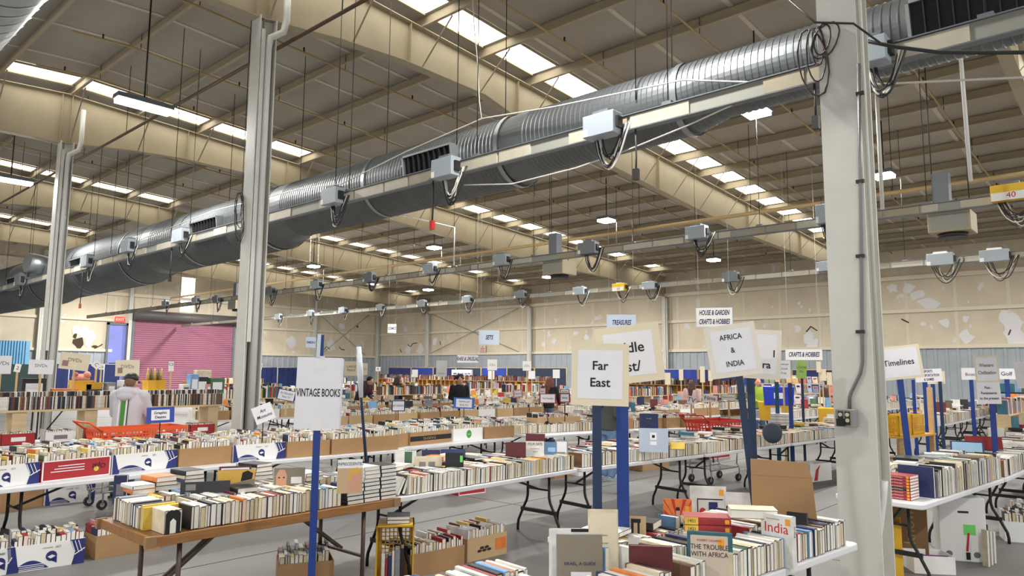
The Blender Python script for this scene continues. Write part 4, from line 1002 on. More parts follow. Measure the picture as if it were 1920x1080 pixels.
# three columns of stacked hardbacks, spines to the left, on the right end
for cI, (x0, n0, zz, nm_) in enumerate(((3.62, 5, 0.742, 'left'), (3.79, 9, 0.742, 'middle'), (3.965, 9, 0.742, 'right'))):
    z = 0.742
    for k in range(n0):
        t = (0.031, 0.033, 0.03)[(k+cI) % 3]
        o = flat_book((x0+0.085, 5.075+0.006*((k*7) % 3), z), 0, t, 0.165, 0.24, 1 if cI == 1 and k > 4 else (3 if cI == 0 and k == n0-1 else 0), 1, '%s from the bottom in the %s column of stacked hardbacks' % (ORD(k+1), nm_), 'stacked hardbacks on the wooden table')
        z += t+0.0008
M1 = None
for k in range(4): # striped spines of the middle column seen from the left
    pass
book_row((2.45, 5.36, 0.742), 0, 1.15, 203)
book_row((2.3, 5.64, 0.742), 0, 1.75, 204)
disp(655, 925, 0.89, 46, 62, 1, 'white magazine headed UNPRECEDENTED behind the stacks', 0.012, 0.1, 0.0, [Rc(0,0,1,1,M_TANP), Rc(0,0.74,1,1,M_WHITE), ('t','UNPRECEDENTED',0.5,0.86,0.033,M_INK,0.78), ('p',[(0.45,0.05),(0.95,0.05),(0.98,0.55),(0.8,0.72),(0.55,0.68),(0.42,0.4)],M_SKIN), ('p',[(0.42,0.4),(0.5,0.7),(0.8,0.76),(0.98,0.6),(0.9,0.55),(0.6,0.58),(0.5,0.35)],M_GOLD)])
disp(442, 918, 0.89, 66, 36, 7, 'sunset picture book standing on the wooden table', 0.015, 0.1, 0.0, [Rc(0,0,1,1,M_GOLD), ('p',[(0,0.2),(0.5,0.35),(1,0.5),(1,0),(0,0)],M_OLIVE), ('p',[(0.62,0.4),(0.66,0.85),(0.8,0.95),(0.95,0.8),(0.92,0.5)],M_INK), Rc(0,0,1,0.12,M_REDP)])
disp(385, 925, 0.89, 86, 22, 0, 'long black picture book lying tilted on the wooden table', 0.02, 0.3, 0.0, [Rc(0.1,0.3,0.3,0.8,M_INKG)])
disp(440, 905, 0.89, 56, 30, 5, 'dark red bordered album standing behind the sunset book', 0.02, 0.1, 0.0, [Rc(0.06,0.1,0.94,0.9,M_PAPER), Rc(0.1,0.5,0.9,0.8,M_INK)])
disp(542, 912, 0.89, 56, 34, 2, 'book with a bald man on its cover on the wooden table', 0.015, 0.1, 0.0, [Rc(0,0,1,1,M_OLIVE), ('p',[(0.08,0.0),(0.4,0.0),(0.42,0.6),(0.34,0.9),(0.16,0.9),(0.07,0.6)],M_SKIN), Rc(0.14,0.45,0.2,0.52,M_INK), Rc(0.29,0.45,0.35,0.52,M_INK), Rc(0.55,0.15,0.9,0.5,M_PAPER)])
disp(223, 945, 0.742, 22, 52, 3, 'navy book standing at the far left corner of the wooden table', 0.05, 0.02, -0.2, [Rc(0.2,0.3,0.8,0.7,M_INKG)])
for k, (px, py, n0) in enumerate(((495, 898, 4), (365, 905, 3), (312, 918, 3), (465, 922, 1), (270, 925, 2), (590, 900, 2))):
    P = at_z(px, py, 0.9); z = P.z-0.005
    for q in range(n0):
        t = (0.036, 0.03, 0.04, 0.028)[q]; flat_book((P.x, P.y, z), 0.1*(q-1), t, 0.165, 0.24, [1,3,2,0,11,1][(k+q) % 6], 1, '%s book in the loose pile %s' % (ORD(q+1)+' lowest' if n0 > 1 else 'single flat', ['left of the bald man cover','behind the sunset book','near the navy corner book','in front of the sunset book','at the left of the wooden table','beside the magazine'][k]), None); z += t+0.001
# ------------------------------------------------------------------ long white row
TW = [(4.08,5.07,0.3,2.74), (6.84,5.07,-7.8,2.42), (9.26,4.73,-5.9,2.42), (11.68,4.48,-5.9,2.42), (14.12,4.22,-5.0,2.42)]
WL = ['white folding table joined to the right end of the wooden table','second white folding table in the long row, behind the two sign posts','third white folding table in the long row','fourth white folding table in the long row behind the Africa sign','fifth white folding table in the long row reaching the near column']
nw = 0
for k, (x, y, an, L) in enumerate(TW):
    t, c, a = folding_table(WL[k], x, y, an, L)
    if k == 0:
        nw = trow(c, a, -L/2+0.2, -0.36, L-0.24, 301, lean=0.03)
        for q, (t_, w_, th) in enumerate(((0.03,0.16,0.5),(0.035,0.165,0.38))):
            b0 = loc_on(c, a, -L/2+0.1+0.06*q, -0.34, 0.742+0.012); book(Matrix.Translation(b0) @ Matrix.Rotation(a, 4, 'Z') @ Matrix.Rotation(th, 4, 'Y'), ['white book leaning at the left end of the first white table','black book leaning second on the first white table'][q], None, t_, w_, 0.24, q^1, 1)
    else: trow(c, a, -L/2+0.03, -0.36, L-0.05, 301+k, lean=0.02)
    trow(c, a, -L/2+0.05, -0.1, L-0.08, 321+k); trow(c, a, -L/2+0.05, 0.15, L-0.08, 341+k)
    r = random.Random(360+k)
    for q in range(9): loose_flat(loc_on(c, a, r.uniform(-L/2+0.2, L/2-0.2), r.uniform(-0.05, 0.25), 0.912), 365+10*k+q, r.choice((1,1,2)))
disp(1003, 862, 0.86, 34, 34, 1, 'white paperback titled Four Days on the long white row', 0.015, 0.12, 0.0, [('t','FOUR DAYS',0.5,0.84,0.042,M_INK,0.72), ('t','the historical',0.5,0.6,0.02,M_INKG), ('t','record',0.5,0.45,0.02,M_INKG)])
disp(967, 864, 0.86, 38, 34, 5, 'dark maroon book standing left of the Four Days paperback', 0.02, 0.12, 0.0)
disp(1004, 838, 0.9, 36, 24, 5, 'dark brown book standing behind the Four Days paperback', 0.02, 0.1, 0.0)
disp(1030, 855, 0.88, 28, 26, 12, 'blue paperback standing right of the Four Days paperback', 0.02, 0.12, 0.0, [Rc(0,0,1,1,mat('steel_blue_print', (92,124,156), 0.6)), Rc(0.4,0.3,0.9,0.6,M_PALEBL)])
disp(1053, 850, 0.88, 24, 24, 8, 'grey framed book standing near the dark post', 0.02, 0.12, 0.0, [Rc(0.1,0.1,0.9,0.9,M_PAPER)])
disp(1226, 848, 0.86, 54, 44, 8, 'pale grey binder standing on the long white row', 0.04, 0.05, 0.0, [Rc(0,0,1,1,mat('binder_grey', (178,190,206), 0.5)), Rc(0.38,0.52,0.6,0.82,M_PAPER), Rc(0.44,0.6,0.54,0.72,M_INK), Rc(0.38,0.3,0.6,0.45,M_PAPER)])
disp(1217, 806, 0.93, 34, 30, 3, 'navy book standing behind the pale grey binder', 0.03, 0.05, 0.0, [('t','annual',0.5,0.7,0.03,M_GOLD)])
disp(760, 880, 0.86, 40, 34, 1, 'white booklet with a green picture on the first white table', 0.015, 0.12, 0.0, [Rc(0.45,0.1,0.8,0.95,M_COV[6])])
disp(803, 882, 0.86, 50, 26, 2, 'cream landscape book with two photographs', 0.02, 0.1, 0.0, [Rc(0.15,0.2,0.4,0.6,M_INKG), Rc(0.5,0.2,0.75,0.6,M_INKG)])
disp(852, 884, 0.86, 34, 34, 0, 'black book with pale sticker standing on the first white table', 0.025, 0.08, 0.0, [Rc(0.8,0.5,0.95,0.85,M_GRST)])
disp(808, 866, 0.9, 34, 22, 3, 'navy book standing behind the landscape book', 0.02, 0.1, 0.0)
disp(850, 862, 0.9, 46, 20, 3, 'bright navy folder leaning behind the black book', 0.015, 0.35, 0.1)
disp(1270, 842, 0.9, 28, 14, 10, 'yellow and black book lying on the long row', 0.03, 0.5, 0.0)
# big dark cushion, white stack and maroon books beyond the long row
for k in range(7): 
    P = at_z(1485, 800, 0.9); flat_book((P.x, P.y, 0.75+0.055*k), 0.2, 0.05, 0.26, 0.34, 1, 1, '%s from the bottom in the white stack behind the navy posts' % ORD(k+1), 'white stack behind the navy posts')

# ------------------------------------------------------------------ third row: cartons on tables
T3 = [(-0.58,7.83,4,2.44), (1.86,8.0,5,2.44), (4.3,8.2,-3,2.44), (6.75,8.22,-1,2.44), (9.6,8.15,-13,2.44), (12.0,7.55,-15,2.44)]
L3 = ['white folding table under the cartons at the left edge','white folding table under the red carton','white folding table of cartons behind the wooden table','white folding table of cartons behind the vintage books post','white folding table under the big brown carton in the centre','white folding table of cartons behind the navy book']
for k, (x, y, an, L) in enumerate(T3):
    folding_table(L3[k], x, y, an, L); a = math.radians(an)
    folding_table('rear '+L3[k], x-0.79*math.sin(a), y+0.79*math.cos(a), an, L)
    if k >= 4:
        for q in range(4):
            v = 0.42+0.3*q; book_row((x+0.05*math.cos(a)-v*math.sin(a), y+0.05*math.sin(a)+v*math.cos(a), 0.742), an, L-0.1, 1500+10*k+q, hmax=0.02*q)
BX = [(-70,924,'globe'),(75,905,'red'),(208,890,'globe'),(333,876,'brown'),(435,867,'globe'),(536,859,'brown'),(620,853,'brown'),(697,846,'brown'),(767,836,'band'),(848,828,'green'),(907,823,'brown'),(966,819,None)]
BL = ['white carton with navy emblem at the left edge of the carton row','red carton with yellow dot in the carton row','white carton with navy emblem right of the red carton','plain brown carton between two emblem cartons','white carton with navy emblem left of the vintage books post','brown carton behind the vintage books post','brown carton just right of the vintage books post','second brown carton right of the vintage books post','brown carton with a black lettered band','white carton with a green disc','brown carton right of the green disc carton']
for k in range(len(BX)-1):
    p = at_z(BX[k][0]+2, BX[k][1], 0.742); q = at_z(BX[k+1][0]-2, BX[k+1][1], 0.742)
    if k == 6: q = Vector((6.62, 8.12, 0.742))
    if k == 7: p = Vector((6.66, 8.27, 0.742)); q = at_z(765, 836, 0.742)
    d = q-p; an = math.degrees(math.atan2(d.y, d.x)); L = d.length
    h = 0.2 if k < 7 else 0.19
    carton(BL[k], p, an, L, 0.36, h, BX[k][2], group='cartons in the third row'); fill_box(p, an, L, 0.36, h, 400+k, 0.07)
    a = math.radians(an); p2 = p + Vector((-math.sin(a)*0.40, math.cos(a)*0.40, 0))
    kd = ['brown','globe','brown','brown','globe','brown','tan','brown','brown','brown','tan'][k]
    carton('%s carton, %s from the left in the rear carton row' % ({'brown':'brown','globe':'white emblem','tan':'tan'}[kd], ORD(k+1)), p2, an, L, 0.34, 0.21, kd); fill_box(p2, an, L, 0.34, 0.21, 440+k, 0.08)
    p3 = p + Vector((-math.sin(a)*0.8, math.cos(a)*0.8, 0))
    book_row(p3+Vector((0,0,0.0)), an, L-0.02, 480+k, hmax=0.04); 
    r = random.Random(470+k)
    for q_ in range(3): loose_flat(p+Vector((r.uniform(0.1, L-0.1), r.uniform(0.2, 0.8), 0.23)), 500+5*k+q_, 1)
for k, (px, py, wpx, hh, kd, lab) in enumerate(((1008,811,40,0.26,'tan','big brown carton with a hand hole in the centre'),(1047,808,38,0.26,'tan','second big brown carton right of the hand hole'),(1150,806,62,0.2,'brown','brown carton between the two sign posts'),(1217,804,32,0.2,'brown','brown carton behind the navy book'),(1250,803,32,0.2,'brown','brown carton right of the navy book'),(1284,802,28,0.2,'brown','brown carton beside the red cart'))):
    p = at_z(px, py, 0.742); q = at_z(px+wpx-1, py-wpx*0.12, 0.742); d = q-p; an = -12; L = min(d.length, 0.55)
    carton(lab, p, an, L, 0.34, hh, kd, hole=(k == 0)); fill_box(p, an, L, 0.34, hh, 560+k, 0.05)
# cartons on the floor
for k, (px, py, qx, qy, h, d, kd, lab) in enumerate(((-30,1084,20,1076,0.23,0.34,'globe','white carton with navy emblem at the lower left corner'),(20,1076,157,1055,0.23,0.34,'globe','white emblem carton of books on the floor at lower left'),(178,1050,300,1029,0.22,0.36,'brown','brown carton of records on the floor left of the wooden table'),(500,990,600,972,0.15,0.4,'globe','flat white emblem tray on the floor behind the wooden table'),(602,966,668,956,0.1,0.4,'blue','bright blue tray on the floor behind the blue post'),(0,962,80,948,0.24,0.36,'brown','brown carton on the floor under the film disc table'),(84,949,177,938,0.24,0.36,'globe','white emblem carton on the floor under the film disc table'),(768,1085,872,1062,0.2,0.36,'brown','brown carton of dark books on the floor at bottom centre'),(876,1056,950,1038,0.22,0.36,'tan','tan carton with leaf print on the floor at bottom centre'),(520,1105,625,1095,0.2,0.36,'brown','carton of books just entering the bottom edge'))):
    p = at_z(px, py, 0.001); q = at_z(qx, qy, 0.001); dd = q-p; an = math.degrees(math.atan2(dd.y, dd.x)); L = min(dd.length, 0.62)
    cbx = carton(lab, p, an, L, d, h, kd)
    if kd != 'blue' : fill_box(p, an, L, d, h, 600+k, 0.08)
    if k == 8:
        for j in range(5): MB().ball((L*(0.3+0.06*j), -0.002, h*(0.4+0.12*(j % 2))), (0.03, 0.002, 0.014), 8, 6).obj('printed_leaf', M_DARK, cbx)
        MB().box(L*0.7, L*0.98, -0.002, 0, h*0.3, h*0.8).obj('printed_panel', M_COV[11], cbx)
# long line of low cartons seen far away under the long tables
for k, (px, py, wpx, kd) in enumerate(((860,930,50,'red'),(1040,898,30,'brown'),(1085,893,30,'white'),(1140,890,40,'brown'),(1205,884,60,'tan'),(1330,862,50,'red'),(1520,905,40,'white'))):
    p = at_z(px, py, 0.001); q = at_z(px+wpx, py-wpx*0.13, 0.001); d = q-p
    cb_ = carton(['red carton under the first white table','brown carton under the long row by the dark post','white carton under the long row by the dark post','brown carton under the long row right of the blue post','tan carton under the third white table','red carton behind the cart wheels','white carton with a red swoosh left of the near column'][k], p, math.degrees(math.atan2(d.y, d.x)), min(d.length, 0.8), 0.35, 0.3 if k == 6 else 0.22, kd)
    if k == 6: MB().add([(0.1,-0.002,0.02),(0.16,-0.002,0.2),(0.3,-0.002,0.29),(0.24,-0.002,0.2),(0.2,-0.002,0.02)], [(0,1,2,3,4)]).obj('printed_swoosh', M_REDP, cb_)
# yellow milk crate on end with books, and two books on top
M_CRATE = mat('yellow_crate', (216,170,40), 0.45)
def crate(lab, P, yaw, w, d, h, on_end=False, group=None):
    t = thing('plastic_crate', lab, 'crate', P, yaw, group)
    def panel(ax, c, name):
        b = MB(); nx = 9
        def bx(u0, u1, z0, z1):
            if ax == 'y': b.box(u0, u1, c, c+0.012, z0, z1)
            else: b.box(c, c+0.012, u0, u1, z0, z1)
        W_ = w if ax == 'y' else d
        bx(0, W_, 0, 0.05); bx(0, W_, h-0.05, h); bx(0, 0.03, 0, h); bx(W_-0.03, W_, 0, h)
        for i in range(1, nx): bx(W_*i/nx-0.005, W_*i/nx+0.005, 0.05, h-0.05)
        nz = max(4, int(h/0.045))
        for i in range(1, nz): bx(0.03, W_-0.03, 0.05+(h-0.1)*i/nz-0.004, 0.05+(h-0.1)*i/nz+0.004)
        b.obj(name, M_CRATE, t)
    if not on_end: panel('y', 0, 'lattice_side')
    panel('y', d-0.012, 'lattice_side'); panel('x', 0, 'lattice_side'); panel('x', w-0.012, 'lattice_side')
    b = MB(); b.box(0, w, 0, d, 0, 0.012)
    if on_end: b.box(0, w, 0, d, h-0.015, h)
    b.obj('crate_base', M_CRATE, t)
    return t
cp = Vector((3.93, 5.12, 0.0))
crate('yellow plastic crate stood on end under the table joint', (4.02, 5.2, 0.001), math.radians(-40), 0.33, 0.33, 0.5, True)
Rz = Matrix.Rotation(math.radians(-40), 4, 'Z')
u = 0.05
for k, (t, L, ci) in enumerate(((0.03,0.24,1),(0.02,0.2,4),(0.03,0.22,3),(0.02,0.26,1),(0.045,0.27,8),(0.03,0.28,0))):
    q = Vector((4.02, 5.2, 0.014)) + Rz @ Vector((u+t/2, 0.05, 0)); upright(q, math.radians(-40), t, 0.16, L, ci, 1, '%s upright book from the left inside the yellow crate' % ORD(k+1), 'books inside the yellow crate'); u += t+0.004
for k in range(2): flat_book(Vector((4.02, 5.2, 0.502)) + Rz @ Vector((0.19, 0.06, 0.031*k)), math.radians(-40), 0.03, 0.2, 0.22, [3,8][k], 1, ['bright blue spined book on top of the yellow crate','grey book topmost on the yellow crate'][k])
# ------------------------------------------------------------------ film disc shelf behind the man
M_LWOOD = mat('light_shelf_wood', (206,182,144), 0.6, noise=0.12, scale=4, stretch=(1,6,6))
for k, (x, lab) in enumerate(((1.1, 'white folding table under the left half of the film disc shelf'), (3.66, 'white folding table under the right half of the film disc shelf'))): folding_table(lab, x, 12.35, 0, 2.5)
rs = thing('riser_shelf', 'long pale wooden riser shelf carrying rows of film discs', 'shelf', (3.6, 12.65, 0.741))
MB().box(-2.6, 2.6, -0.2, 0.2, 0.46, 0.49).obj('shelf_board', M_LWOOD, rs); MB().box(-2.6, 2.6, 0.0, 0.2, 0.53, 0.56).obj('shelf_board', M_LWOOD, rs)
for x in (-2.5, -1.5, -0.5, 0.45, 1.4, 2.4): MB().box(x-0.09, x+0.09, -0.18, 0.18, 0, 0.46).obj('support', M_LWOOD, rs); MB().box(x-0.05, x+0.05, 0.02, 0.18, 0.49, 0.53).obj('support', M_LWOOD, rs)
DV = [('black',(28,28,30)),('white',(220,218,212)),('brown',(110,84,64)),('grey',(136,134,132)),('cream',(214,198,168)),('maroon',(104,52,50)),('navy',(48,56,88))]
M_DV = [mat('case_'+n, c, 0.4, noise=0.25, scale=25) for n, c in DV]
dvm = {}
r = random.Random(5)
x = 1.02; n = 0
while x < 6.16 and n < 290:
    t = r.choice((0.015, 0.016, 0.017, 0.024)); ci = r.choices(range(7), (9,5,5,4,4,3,2))[0]; h = r.choice((0.19, 0.19, 0.185))
    if (t, ci, h) not in dvm: dvm[(t, ci, h)] = MB().box(-t/2, t/2, 0, 0.135, 0, h).mesh('dvd_case', M_DV[ci])
    o = link('dvd_case', dvm[(t, ci, h)], None, (x+t/2, 12.46, 1.2325)); tag(o, 'upright %s dvd case in the front row on the pale riser shelf' % DV[ci][0], 'dvd case', '%s dvd cases in the front shelf row' % DV[ci][0])
    x += t+0.0015; n += 1
D2 = MB(); x = 1.02
while x < 6.16:
    t = r.choice((0.015, 0.016, 0.024)); D2.box(x, x+t-0.001, 12.67, 12.805, 1.3015, 1.49, r.choices(range(7), (9,5,5,4,4,3,2))[0]); x += t+0.001
tag(D2.obj('dvd_cases', M_DV), 'mass of further dvd cases in the raised rear row of the shelf', 'dvd cases', None, 'stuff')
for k in range(9):
    P = Vector((1.25+0.54*k, 12.36, 0.742)); kd = ('red','white','brown','red','white','red','red','white','red')[k]
    b_ = thing('carton', ['%s low carton of films under the riser shelf, %s from the left' % (kd, ORD(k+1))][0], 'box', P, 0, 'cartons under the riser shelf')
    q = MB(); q.box(0, 0.42, 0, 0.1, 0, 0.006); q.box(0, 0.42, 0, 0.005, 0, 0.16); q.box(0, 0.42, 0.095, 0.1, 0, 0.16); q.box(0, 0.005, 0, 0.1, 0, 0.16); q.box(0.415, 0.42, 0, 0.1, 0, 0.16)
    w_ = q.obj('carton_wall', mat('red_carton', (168,40,48), 0.6) if kd == 'red' else (M_WHITE if kd == 'white' else M_CARD), b_); MB().box(0.12, 0.3, -0.001, 0, 0.05, 0.11).obj('printed_panel', M_WHITE if kd == 'red' else M_INKG, w_)
    book_row((P.x+0.01, P.y+0.008, P.z+0.008), 0, 0.4, 1200+k, wide=(0.17,0.18))
# toys and goods on a table behind the discs
folding_table('white folding table of toys behind the film discs', 1.0, 14.3, 0, 2.44, z=1.33); folding_table('white folding table of games behind the film discs', 3.6, 14.3, 0, 2.44, z=1.33)
def tubbox(lab, px, py, w, h, m, cat='box', nm_='storage_tub', z=1.331):
    p = at_y(px, py, 14.6); p.z = z
    t = thing(nm_, lab, cat, p, 0); 
    bevel(MB().prism([(-w/2*0.9,0),(w/2*0.9,0),(w/2,h),(-w/2,h)], -0.15, 0.15).obj('tub_wall', m, t), 0.01); MB().box(-w/2-0.01, w/2+0.01, -0.16, 0.16, h-0.03, h).obj('rim', m, t)
    return t, p
M_YEL = mat('yellow_plastic', (224,172,40), 0.45)
t, p = tubbox('yellow tub holding a pink plush toy behind the discs', 150, 735, 0.3, 0.3, M_YEL)
pk = thing('plush_toy', 'pink plush pig in the yellow tub left of the man', 'toy', (p.x, p.y, 1.6)); MB().ball((0, 0, 0.06), (0.15, 0.1, 0.09), 14, 10).ball((-0.1, -0.06, 0.08), 0.07, 12, 8).ball((0.08, -0.05, 0.13), 0.065, 12, 8).obj('body', mat('pink_plush', (222,150,140), 0.9), pk); MB().ball((-0.15, -0.2, 0.14), (0.045, 0.03, 0.04), 10, 8).obj('snout', mat('pink_dark', (200,110,110), 0.9), pk)
t, p = tubbox('yellow tub behind the discs, second from the left', 170, 738, 0.28, 0.26, M_YEL)
t, p = tubbox('orange yellow tub of bottles just right of the man', 288, 733, 0.34, 0.3, M_YEL)
for k in range(5):
    o = thing('bottle', '%s bottle from the left in the orange tub right of the man' % ORD(k+1), 'bottle', (p.x-0.13+0.065*k, p.y, 1.6), 0, 'bottles in the orange tub'); MB().tube([(0,0,0),(0,0,0.14),(0,0,0.19),(0,0,0.26)], [0.028,0.028,0.012,0.011], 10).obj('bottle_body', mat('bottle_olive', (112,110,48), 0.2) if k % 2 else mat('bottle_gold', (206,180,90), 0.3), o)
t, p = tubbox('amber tub beside the dark box right of the man', 357, 733, 0.2, 0.28, mat('amber', (206,130,40), 0.4))
for k, (px, w, h, m, lab) in enumerate(((374, 0.26, 0.36, M_DARK, 'dark box standing behind the discs right of the amber tub'), (345, 0.14, 0.22, M_WHITE, 'white framed box left of the amber tub'), (395, 0.36, 0.22, M_COV[13], 'pink and white game box at the right end behind the discs'), (378, 0.3, 0.5, M_COV[2], 'cream toy box topmost behind the discs'), (360, 0.16, 0.42, M_COV[7], 'pale blue box behind the amber tub'), (402, 0.3, 0.34, M_COV[6], 'green game box behind the pink game box'), (120, 0.4, 0.16, M_COV[11], 'orange game box behind the discs at left'), (60, 0.36, 0.34, M_DARK, 'dark grey bag shaped box beside the third column'), (230, 0.14, 0.3, M_WHITE, 'white carton behind the discs left of the man'), (175, 0.24, 0.14, M_COV[0], 'black box lying before the yellow tubs'), (205, 0.14, 0.26, M_COV[8], 'grey box before the blue door'))):
    p = at_y(px, 735, 14.45 if k != 3 else 14.85); p.z = 1.331
    o = thing('game_box', lab, 'box', p, 0.1*(k % 3-1)); bevel(MB().box(-w/2, w/2, -0.1, 0.1, 0, h).obj('box_body', m, o), 0.006); MB().box(-w*0.35, w*0.35, -0.102, -0.1, h*0.3, h*0.75).obj('printed_panel', M_PAPER if m is not M_WHITE else M_INKG, o)

# ------------------------------------------------------------------ shopping carts
def cart(lab, P, yaw, m, L=0.9):
    t = thing('shopping_cart', lab, 'cart', P, yaw)
    Wd = 0.52
    b = MB()
    z0, z1 = 0.62, 1.02
    for sy in (-1, 1):
        for i in range(13):
            x0 = -L/2*0.86+L*0.86*i/12; x1 = -L/2+L*i/12; b.bar((x0, sy*Wd*0.42, z0), (x1, sy*Wd/2, z1), 0.018, 0.008)
        for k in range(5):
            f = k/4; b.bar((-L/2*(0.86+0.14*f), sy*Wd*(0.42+0.08*f), z0+(z1-z0)*f), (L/2*(0.86+0.14*f), sy*Wd*(0.42+0.08*f), z0+(z1-z0)*f), 0.01, 0.022 if k < 4 else 0.05)
        b.box(-L/2*0.86, L/2*0.86, sy*Wd*0.42-0.004, sy*Wd*0.42+0.004, z0, z0+0.16)
    for sx in (-1, 1):
        for i in range(8):
            y0 = (-0.42+0.84*i/7)*Wd; b.bar((sx*L/2*0.86, y0, z0), (sx*L/2, y0*1.18, z1), 0.008, 0.018)
        for k in range(5):
            f = k/4; b.bar((sx*L/2*(0.86+0.14*f), -Wd*(0.42+0.08*f), z0+(z1-z0)*f), (sx*L/2*(0.86+0.14*f), Wd*(0.42+0.08*f), z0+(z1-z0)*f), 0.01, 0.022 if k < 4 else 0.05)
    b.box(-L/2*0.86, L/2*0.86, -Wd*0.42, Wd*0.42, z0-0.01, z0)
    b.obj('basket', m, t)
    MB().tube([(-L/2, -Wd/2, z1), (-L/2-0.16, -Wd/2, z1+0.12), (-L/2-0.16, Wd/2, z1+0.12), (-L/2, Wd/2, z1)], 0.014, 8).obj('handle', m, t)
    M_CHR = mat('chrome', (190,192,196), 0.25, 0.9)
    b = MB()
    for sy in (-1, 1):
        b.tube([(L*0.4, sy*0.2, z0), (L*0.36, sy*0.2, 0.3), (L*0.42, sy*0.2, 0.24), (-L*0.45, sy*0.22, 0.22), (-L*0.42, sy*0.2, z0)], 0.012, 8)
    for i in range(7): b.tube([(L*0.4-0.12*i, -0.21, 0.235), (L*0.4-0.12*i, 0.21, 0.235)], 0.005, 6)
    b.obj('frame', M_CHR, t)
    for sx in (-0.43, 0.4):
        for sy in (-0.2, 0.2):
            w = MB().tube([(L*sx, sy-0.018, 0.065), (L*sx, sy+0.018, 0.065)], 0.064, 16).obj('wheel', M_DARK, t); MB().tube([(L*sx, sy-0.02, 0.065), (L*sx, sy+0.02, 0.065)], 0.028, 10).obj('hub', M_BOXG, w)
            MB().box(L*sx-0.012, L*sx+0.012, sy-0.026, sy-0.02, 0.06, 0.22).obj('fork', M_CHR, t)
    return t
M_ORG = mat('orange_plastic', (226,92,44), 0.4); M_RED = mat('red_plastic', (206,58,44), 0.4)
cart('orange plastic shopping cart in front of the man', (4.1, 10.75, 0), math.radians(4), M_ORG, 1.15)
cart('red plastic shopping cart behind the long white row', (11.75, 5.85, 0), math.radians(-12), M_RED)

# ------------------------------------------------------------------ far rows of tables with cartons and books
def far_line(x, y, ang, n, seed, name, kinds='bbbbkk', rows=2, shelf=False):
    r = random.Random(seed); a = math.radians(ang)
    for k in range(n):
        px, py = x+2.46*k*math.cos(a), y+2.46*k*math.sin(a)
        t, c, aa = folding_table('white folding table in %s, %s from the left' % (name, WORDS[k]), px, py, ang, 2.44, detail=False, group='tables in '+name)
        kd = r.choice(kinds)
        if kd == 'k':      # cartons in front
            for q in range(4):
                P = loc_on(c, aa, -1.2+0.6*q, -0.37, 0.742); kk = r.choice(('brown','brown','brown','tan','white'))
                carton('%s carton in %s, %s on %s table' % (kk, name, ('first','second','third','fourth')[q], WORDS[k]), P, ang, 0.57, 0.36, 0.2, kk, group='cartons in '+name); fill_box(P, ang, 0.57, 0.36, 0.2, seed*50+q+k*5, 0.08)
            book_row(loc_on(c, aa, -1.2, 0.05, 0.742), ang, 2.4, seed*9+k, hmax=0.05); book_row(loc_on(c, aa, -1.2, 0.22, 0.742), ang, 2.4, seed*9+k+50, hmax=0.06)
        else:
            book_row(loc_on(c, aa, -1.21, -0.36, 0.742), ang, 2.42, seed*9+k, hmax=r.uniform(0, 0.05)); book_row(loc_on(c, aa, -1.21, -0.08, 0.742), ang, 2.42, seed*9+k+20, hmax=r.uniform(0, 0.05)); book_row(loc_on(c, aa, -1.21, 0.16, 0.742), ang, 2.42, seed*9+k+40, hmax=r.uniform(0.02, 0.07))
        for q in range(10): 
            if r.random() < 0.75: loose_flat(loc_on(c, aa, -1.1+0.24*q, r.uniform(-0.1, 0.2), 0.93), seed*100+k*10+q, r.choice((1,2,2,3)))
            if r.random() < 0.4:
                P = loc_on(c, aa, -1.1+0.24*q, r.uniform(0.0, 0.15), 0.90); t_ = 0.025
                w_ = r.uniform(0.16, 0.24); L_ = r.uniform(0.2, 0.3)
                M = Matrix.Translation(P) @ Matrix.Rotation(face_yaw(P)+r.uniform(-.3, .3), 4, 'Z') @ Matrix.Rotation(-0.15, 4, 'X') @ Matrix(((0,0,-1,w_/2),(-1,0,0,t_/2),(0,1,0,0),(0,0,0,1)))
                far_book(M, t_, w_, L_, r.choices(range(14), (2,5,4,3,3,2,4,4,2,3,4,4,3,4))[0], 1)
        if shelf and k % 2 == 0:   # upright books on a riser above the table
            o = tag(MB().box(-1.15, 1.15, -0.14, 0.14, 0.42, 0.44).box(-1.15, -1.12, -0.14, 0.14, 0, 0.42).box(1.12, 1.15, -0.14, 0.14, 0, 0.42).box(-0.015, 0.015, -0.14, 0.14, 0, 0.42).obj('riser_shelf', M_LWOOD), 'pale riser shelf on the %s table of %s' % (WORDS[k], name), 'shelf')
            o.location = loc_on(c, aa, 0, 0.22, 0.742); o.rotation_euler.z = aa
            u = -1.12
            while u < 1.1:
                tt = r.choice(TS); upright(loc_on(c, aa, u+tt/2, 0.12, 1.183), aa, tt, 0.15, r.uniform(0.19, 0.27), r.choices(range(14), (6,6,4,3,4,3,2,2,2,3,2,2,2,1))[0], 1, None); u += tt+0.002
far_line(8.0, 12.1, 0, 4, 21, 'the fourth row', 'kkb')
far_line(7.2, 15.4, -1, 6, 22, 'the fifth row', 'kkb', shelf=True)
far_line(9.0, 19.0, 0, 6, 23, 'the sixth row', 'bkb', shelf=True)
far_line(10.5, 23.0, -1, 6, 24, 'the seventh row', 'bbk')
far_line(13, 27.5, 0, 6, 25, 'the eighth row', 'bbk')
far_line(17.0, 10.6, -3, 6, 26, 'the row left of the column', 'bkb', shelf=True)
far_line(17.5, 6.9, -2, 6, 27, 'the row behind the column', 'bbb')
far_line(18.6, 3.72, -0.6, 6, 28, 'the row right of the yellow crates', 'bbb')
far_line(19.5, 14.2, -2, 5, 29, 'the row under the far busway', 'bbk')
far_line(22, 18.2, -2, 4, 30, 'the row before the pigeonholes', 'bbk')
far_line(26, 22.0, 0, 3, 31, 'the row before the blue drapes', 'bbk')
far_line(14.6, 1.5, -2, 6, 32, 'the row at the far right', 'bbk', shelf=True)
